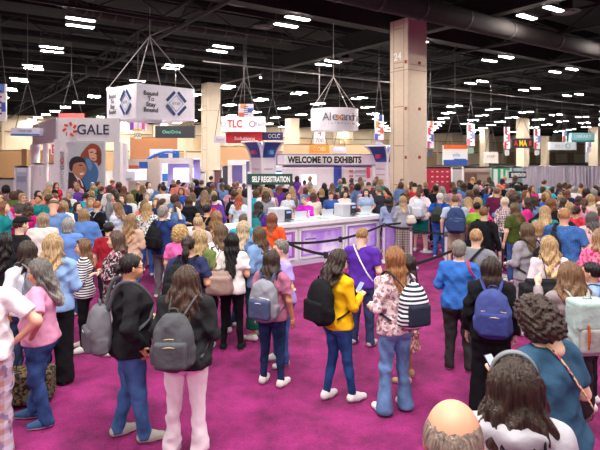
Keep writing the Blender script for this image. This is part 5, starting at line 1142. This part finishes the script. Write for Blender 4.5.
e60 = P_(570, 262, -32, 1.66, ('crimped', '7d5434'), ('long', '9a8c8e'), ('long_skirt', '2a2028'), 'woman with long curly auburn-brown hair in a taupe cardigan waving a hand', ('down', 'high'), w=1.08)
backpack(e60, 'a9c0b8', 'mint green flap backpack with rust buckles', c2='a2a29c', zips='b0522e', size=1.15, style='flap', dz=-.02)
e61 = P_(592, 262, -84, 0, ('bun', '14110f'), ('jacket', '8aa6d0'), ('slim', '19191d'), 'black-haired woman in a light denim jacket and white sneakers', ('phone', 'phone'), yf=407, skin='m', shoes='efece8'); backpack(e61, '1c1c20', 'black backpack on the light denim jacket at the picture edge', size=.9)
e62 = P_(307, 205, -150, 1.60, ('short', 'b8905c'), ('long', 'c82ac0'), ('straight', '3a3a44'), 'person in a vivid magenta shirt leaning over the counter', ('reach', 'reach'), d=14.2, lean=.22, w=1.2)
e63 = P_(331, 206, 170, 1.62, ('short', '6b4a34'), ('tee', '3a5ea8'), ('straight', '3a3a44'), 'staff member in a blue shirt typing behind a laptop', ('bent', 'bent'), d=15.4, hr=(0, 30))
e64 = P_(344, 199, 160, 1.62, ('bob', '3c2a24'), ('long', 'efe4de'), ('straight', '3a3a44'), 'dark-haired staff member in cream behind the grey printer', ('reach', 'bent'), d=16.0, lean=.1)
e65 = P_(366, 198, 175, 1.66, ('wavy', '33241e'), ('tee', 'a9c0e4'), ('straight', '3a3a44'), 'staff member in a pale blue shirt by the far laptop', ('bent', 'bent'), d=15.9)
e66 = P_(288, 191, 150, 1.60, ('ponytail', '6b4630'), ('tee', 'd8dce4'), ('straight', '3a3a44'), 'tall visitor in a pale grey top above the near printer', d=15.4)
e67 = P_(239, 195, 10, 1.62, ('wavy', 'b8502a'), ('tee', 'dfe9f6'), ('straight', '5a5a66'), 'woman with bright copper hair in a pale blue top beside the sign post', w=1.05)
e68 = P_(50, 178, -40, 1.84, ('short', 'cfc8c0'), ('tee', '1e1d22'), ('straight', '2a2a30'), 'tall man in a black polo by the white booth arch', ('bent', 'bent'), male=True, d=17)
e69 = P_(56, 176, 150, 1.66, ('wavy', '6b3a30'), ('tee', 'c8284e'), ('straight', '2a2a30'), 'person in a crimson top beyond the tall man in black', d=19.5)

# baby stroller glimpsed at the far left
r = empty('stroller', px(5, 14.5), .5, 1.0); tag(r, 'dark baby stroller with a striped hood behind the crowd', 'stroller')
v, f = blend([ell((0, 0, .82), (.27, .30, .26), .04)], .03, lambda X, Y, Z: np.maximum(.74-Z, Y-.06)+0*X); link('hood', npmesh('hood', v, f, pattern('stripes', '3b4a78', 'd9dce6', 1.2)), r)
v, f = blend([rbox((0, .1, .55), (.2, .22, .06), .05, .03), rbox((0, -.12, .72), (.2, .03, .14), .04, .05)], .03, None, fold(2, .006)); link('seat', npmesh('seat', v, f, objcol('cloth')), r, '2a3048')
for sx_ in (-1, 1):
    m = MB(); m.tube([(sx_*.26, .35, .12), (sx_*.25, .0, .5), (sx_*.24, -.38, 1.02)], .014, 6); m.tube([(sx_*.26, -.3, .12), (sx_*.25, .05, .55)], .014, 6); m.build('frame', GRY, r, smooth=True)
    for yy in (.35, -.3):
        m = MB(); m.tube([(sx_*.26+.02*sx_, yy, .12), (sx_*.26-.02*sx_, yy, .12)], .12, 18); m.build('wheel', plain('1b1b1e', .7), r)
m = MB(); m.tube([(-.24, -.38, 1.02), (.24, -.38, 1.02)], .018, 8); m.build('handlebar', plain('222226'), r)
# patterned bag on the carpet by the pink tee's feet
r = empty('floor_bag', px(28, 5.6), .2); tag(r, 'dark patterned carpet bag on the floor behind the plaid trousers', 'bag')
v, f = blend([rbox((0, 0, .2), (.2, .1, .12), .06, .03)], .016, None, fold(4, .008)); link('bag_body', npmesh('bag_body', v, f, pattern('floral', '2c2a2a', '8a6a48', 1.4, '5a6a50')), r)
tube_obj('handle', [(-.12, 0, .36), (-.08, 0, .5), (.08, 0, .5), (.12, 0, .36)], .014, '1c1c1e', r)
# bright toy-coloured shoes of a child standing behind the cream tee
# yellow folded hat on a stand seen over the ginger man's head
r = empty('paper_hat', (px(472, 7.6)[0], 7.6, 0)); r.location = ((472-300)/F*7.3, 7.32, zz(233, 7.3)); 
bpy.data.objects.remove(r)
# ------------------------------------------------------------------ the crowd further back: ten figures with their own poses, each visitor a copy with its own hair and colours
PV = .03
protos = []
for (nm, arms, legs, w_, male, lean, tp, bt) in (
  ('a', ('bent', 'bent'), 'stand', 1.0, False, 0, 'tee', 'straight'), ('b', ('phone', 'phone'), 'stand', 1.12, False, .03, 'tee', 'slim'), ('c', ('down', 'bent'), 'shift', 1.05, False, 0, 'long', 'straight'),
  ('d', ('cross', 'cross'), 'close', 1.18, False, 0, 'long', 'wide'), ('e', ('strap', 'down'), 'stand', .95, False, 0, 'jacket', 'slim'), ('f', ('down', 'down'), 'walk', 1.0, False, 0, 'tunic', 'slim'),
  ('g', ('bent', 'phone'), 'stand', 1.1, True, 0, 'tee', 'straight'), ('h', ('down', 'down'), 'shift', 1.0, True, 0, 'long', 'straight'), ('i', ('cross', 'cross'), 'wide', 1.18, True, 0, 'tee', 'straight'), ('j', ('down', 'hip'), 'stand', 1.15, False, 0, 'tunic', 'long_skirt')):
    J = rig(arms, legs, w_, male, lean)
    bmesh_ = make_body(J, PV*.9, (0, -.12 if 'phone' not in arms else .35), .5, .014)
    tmesh = make_top(J, PV*.72, tp, len(protos), objcol('cloth')); qmesh = make_bottom(J, PV*.8, bt, len(protos), objcol('cloth')); sh = [make_shoe(J, q, .022) for q in (1, -1)]
    protos.append(dict(J=J, body=bmesh_, top=tmesh, bot=qmesh, shoes=sh, male=male, tp=tp, hr=(0, -.12 if 'phone' not in arms else .35)))
TOPS = [('black', '1f1f24', 9), ('navy', '27355f', 7), ('white', 'f1eef0', 9), ('grey', '8d8d96', 6), ('charcoal', '46464e', 5), ('dusty pink', 'd99aac', 5), ('hot pink', 'e0358c', 3), ('teal', '1f8a8c', 3), ('denim blue', '6d8fc4', 7), ('royal blue', '2f5bc0', 4),
        ('red', 'c8303a', 3), ('maroon', '6f2440', 3), ('olive', '66703f', 3), ('green', '2f8a5a', 2), ('purple', '6a3fa4', 3), ('lilac', 'b9a5dc', 3), ('cream', 'e9dcc6', 4), ('tan', 'b99670', 3), ('mustard', 'd2a02c', 1), ('orange', 'ea6a30', 2), ('coral', 'f08a7a', 2), ('turquoise', '3ab0c8', 2)]
HAIRS = [('long', 'long brown', '553522', 6), ('long', 'long dark', '2a1c16', 5), ('long', 'long blonde', 'b88f5a', 5), ('long_wavy', 'wavy light brown', '8a6240', 6), ('long_wavy', 'wavy dark brown', '3d281c', 5), ('wavy', 'wavy auburn', '87472a', 3), ('wavy', 'wavy golden', 'bb9156', 3),
         ('bob', 'bobbed brown', '5f412c', 4), ('bob', 'bobbed grey', '9a938e', 3), ('bob', 'bobbed sandy', 'a98556', 3), ('bun', 'bun-tied dark', '2c1d17', 3), ('ponytail', 'ponytailed brown', '5a3a26', 3), ('pixie', 'cropped grey', 'a29b95', 3), ('short', 'short brown', '5a3c28', 4), ('short', 'short black', '1a1513', 3),
         ('curly', 'curly black', '1a1412', 2), ('curly', 'curly brown', '5a3a28', 2), ('topknot', 'top-knotted fair', 'b8905e', 1), ('balding', 'balding', '6b5a4c', 1)]
BOTS = ['2b3550', '3a4f7c', '4a6596', '1d1d22', '3a3a42', '8a8078', 'c9c0b4', '24304e', '5a5a64']
SK = ['f', 'f', 'r', 'r', 'm', 'f', 't', 'd']
def zone(x, Y):
    if x < 55: z = 'left of the poster booth' if Y > 13 else 'near the stroller'
    elif x < 108: z = 'before the large photo poster' if Y > 14 else 'in the line near the denim jackets'
    elif x < 150: z = 'near the small display screen' if Y > 14 else 'beyond the peach knit top'
    elif x < 196: z = 'before the lavender stand' if Y > 14 else 'beyond the navy shirt'
    elif x < 222: z = 'below the second beige column' if Y > 14 else 'beyond the caramel waves'
    elif x < 250: z = 'under the red box sign' if Y > 14 else 'beside the sign post'
    elif x < 292: z = 'beneath the green sign board' if Y < 17 else 'by the near gate tower'
    elif x < 345: z = 'beneath the welcome banner' if Y > 18 else 'behind the counter laptops'
    elif x < 388: z = 'by the far gate tower' if Y > 18 else 'behind the counter printer'
    elif x < 428: z = 'at the foot of the tall column'
    elif x < 462: z = 'before the dark red wall' if Y > 15 else 'near the cobalt polo'
    elif x < 492: z = 'before the landscape mural' if Y > 15 else 'around the lime tee'
    elif x < 524: z = 'by the green exhibitor panel' if Y > 15 else 'around the plaid shirt'
    elif x < 562: z = 'at the nearer drapes' if Y > 14 else 'beyond the rainbow top'
    else: z = 'at the far end of the drapes' if Y > 14 else 'beyond the red top'
    return z
EXPL = list(people_at)
R = random.Random(11)
def pick(L):
    t = R.random()*sum(q[-1] for q in L)
    for q in L:
        t -= q[-1]
        if t <= 0: return q
    return L[-1]
def blocked(x, X, Y):
    if any((X-a)**2+(Y-b_)**2 < .42 for a, b_ in people_at): return True
    if any(b_ > Y and b_-Y < 4.5 and abs(a/b_-X/Y)*F < .36*F/Y for a, b_ in EXPL if b_ < 16): return True      # keep the clearly seen visitors in view
    s = X*V[0]+(Y-12.6)*V[1]; n_ = (X*U[0]+(Y-12.6)*U[1])
    if -3.9 < s < 3.4 and -.5 < n_ < 1.55: return True                       # counter and its front
    if 225 < x < 400 and n_ < 1.3 and x > 262: return True                   # keep the view of the counter
    if x <= 262 and Y < 9.9: return True
    if 385 <= x < 470 and Y < (14.6 if x < 432 else 12.8): return True       # open carpet
    if x >= 470 and Y < 10.2: return True
    if x > 505 and Y > 21.8: return True
    if (X-10.45*.0-((510-300)/F*22))**2+(Y-22)**2 < .3 or (X+1.0)**2+(Y-10.2)**2 < .3: return True
    if x < 75 and Y > 17 or x < 150 and Y > 20.0: return True
    if 125 < x < 175 and 9 < Y < 12.4: return True                          # strip of open carpet
    if abs(X-6)**2+(Y-23)**2 < 4: return True
    if (X-4.2)**2+(Y-26)**2 < 1.5 or (X+1.9)**2+(Y-26)**2 < 1.5: return True
    if (X+8.4)**2+(Y-14.5)**2 < .5: return True
    return False
used = set(); n = 0; tries = 0; LIM = [(9.6, 12.5, 60), (12.5, 16, 85), (16, 20, 80), (20, 25.3, 45)]
cand = []
for (a0, a1, cnt) in LIM:
    k = 0; t = 0
    while k < cnt and t < 6000:
        t += 1; Y = math.sqrt(R.uniform(a0*a0, a1*a1)); x = R.uniform(-4, 606); X = (x-300)/F*Y
        if blocked(x, X, Y): continue
        people_at.append((X, Y)); cand.append((x, X, Y)); k += 1
for x, X, Y in cand:
    for _ in range(80):
        h = pick(HAIRS); tpc = pick(TOPS); z = zone(x, Y); key = (h[1], tpc[0], z)
        if key not in used: break
    used.add(key)
    p = R.choice([q for q in protos if q['male'] == (h[0] in ('balding',) or (h[0] == 'short' and R.random() < .8))] or protos)
    if h[0] in ('long', 'long_wavy', 'wavy', 'bob', 'bun', 'ponytail', 'topknot', 'curly') and p['male']: p = protos[R.randrange(6)]
    face = R.gauss(0, 38) if R.random() < .78 else R.uniform(90, 270)
    H = R.gauss(1.64, .055) if not p['male'] else R.gauss(1.76, .06)
    root = empty('person', (X, Y, 0), -math.radians(face)-math.atan2(X, Y), max(1.52, min(1.88, H))/H0)
    garment = {'tee': 'tee', 'long': 'long-sleeved top', 'jacket': 'jacket', 'tunic': 'tunic'}[p['tp']]
    tag(root, f"{h[1]}-haired {'man' if p['male'] else 'visitor'} in a {tpc[0]} {garment} {z}" if h[0] != 'balding' else f"balding man in a {tpc[0]} {garment} {z}", 'person', 'conference visitors packed further back')
    link('body', p['body'], root, SKIN[R.choice(SK)]); link('top', p['top'], root, tpc[1]); link('trousers' if p['bot'].name.startswith('tr') else 'skirt', p['bot'], root, R.choice(BOTS))
    for q in p['shoes']: link('shoe', q, root, R.choice(['e8e4e0', '2a2628', '8a7a6a', 'efece8']))
    link('hair', hair_mesh(h[0], .0135, R.randrange(2), p['hr'], p['J']), root, mute(h[2]))
    if R.random() < .22 and Y < 17 and abs(face) < 70:
        cn, cc = R.choice([('black', '202024'), ('grey', '77777f'), ('navy', '2c3a66'), ('red', 'b03040'), ('tan', 'a88a68'), ('teal', '2a7a80')])
        pp = dict(X=X, d=Y, rz=-math.radians(face)-math.atan2(X, Y), s=root.scale[0], J=p['J']); 
        bpk = backpack(pp, cc, f"{cn} backpack on the {h[1]}-haired visitor in {tpc[0]}, {z}" if False else f"{cn} backpack on the {h[1]}-haired, {tpc[0]}-clad visitor {z}", straps=True)
import sys; print('crowd', len(cand), 'people', len(people_at))
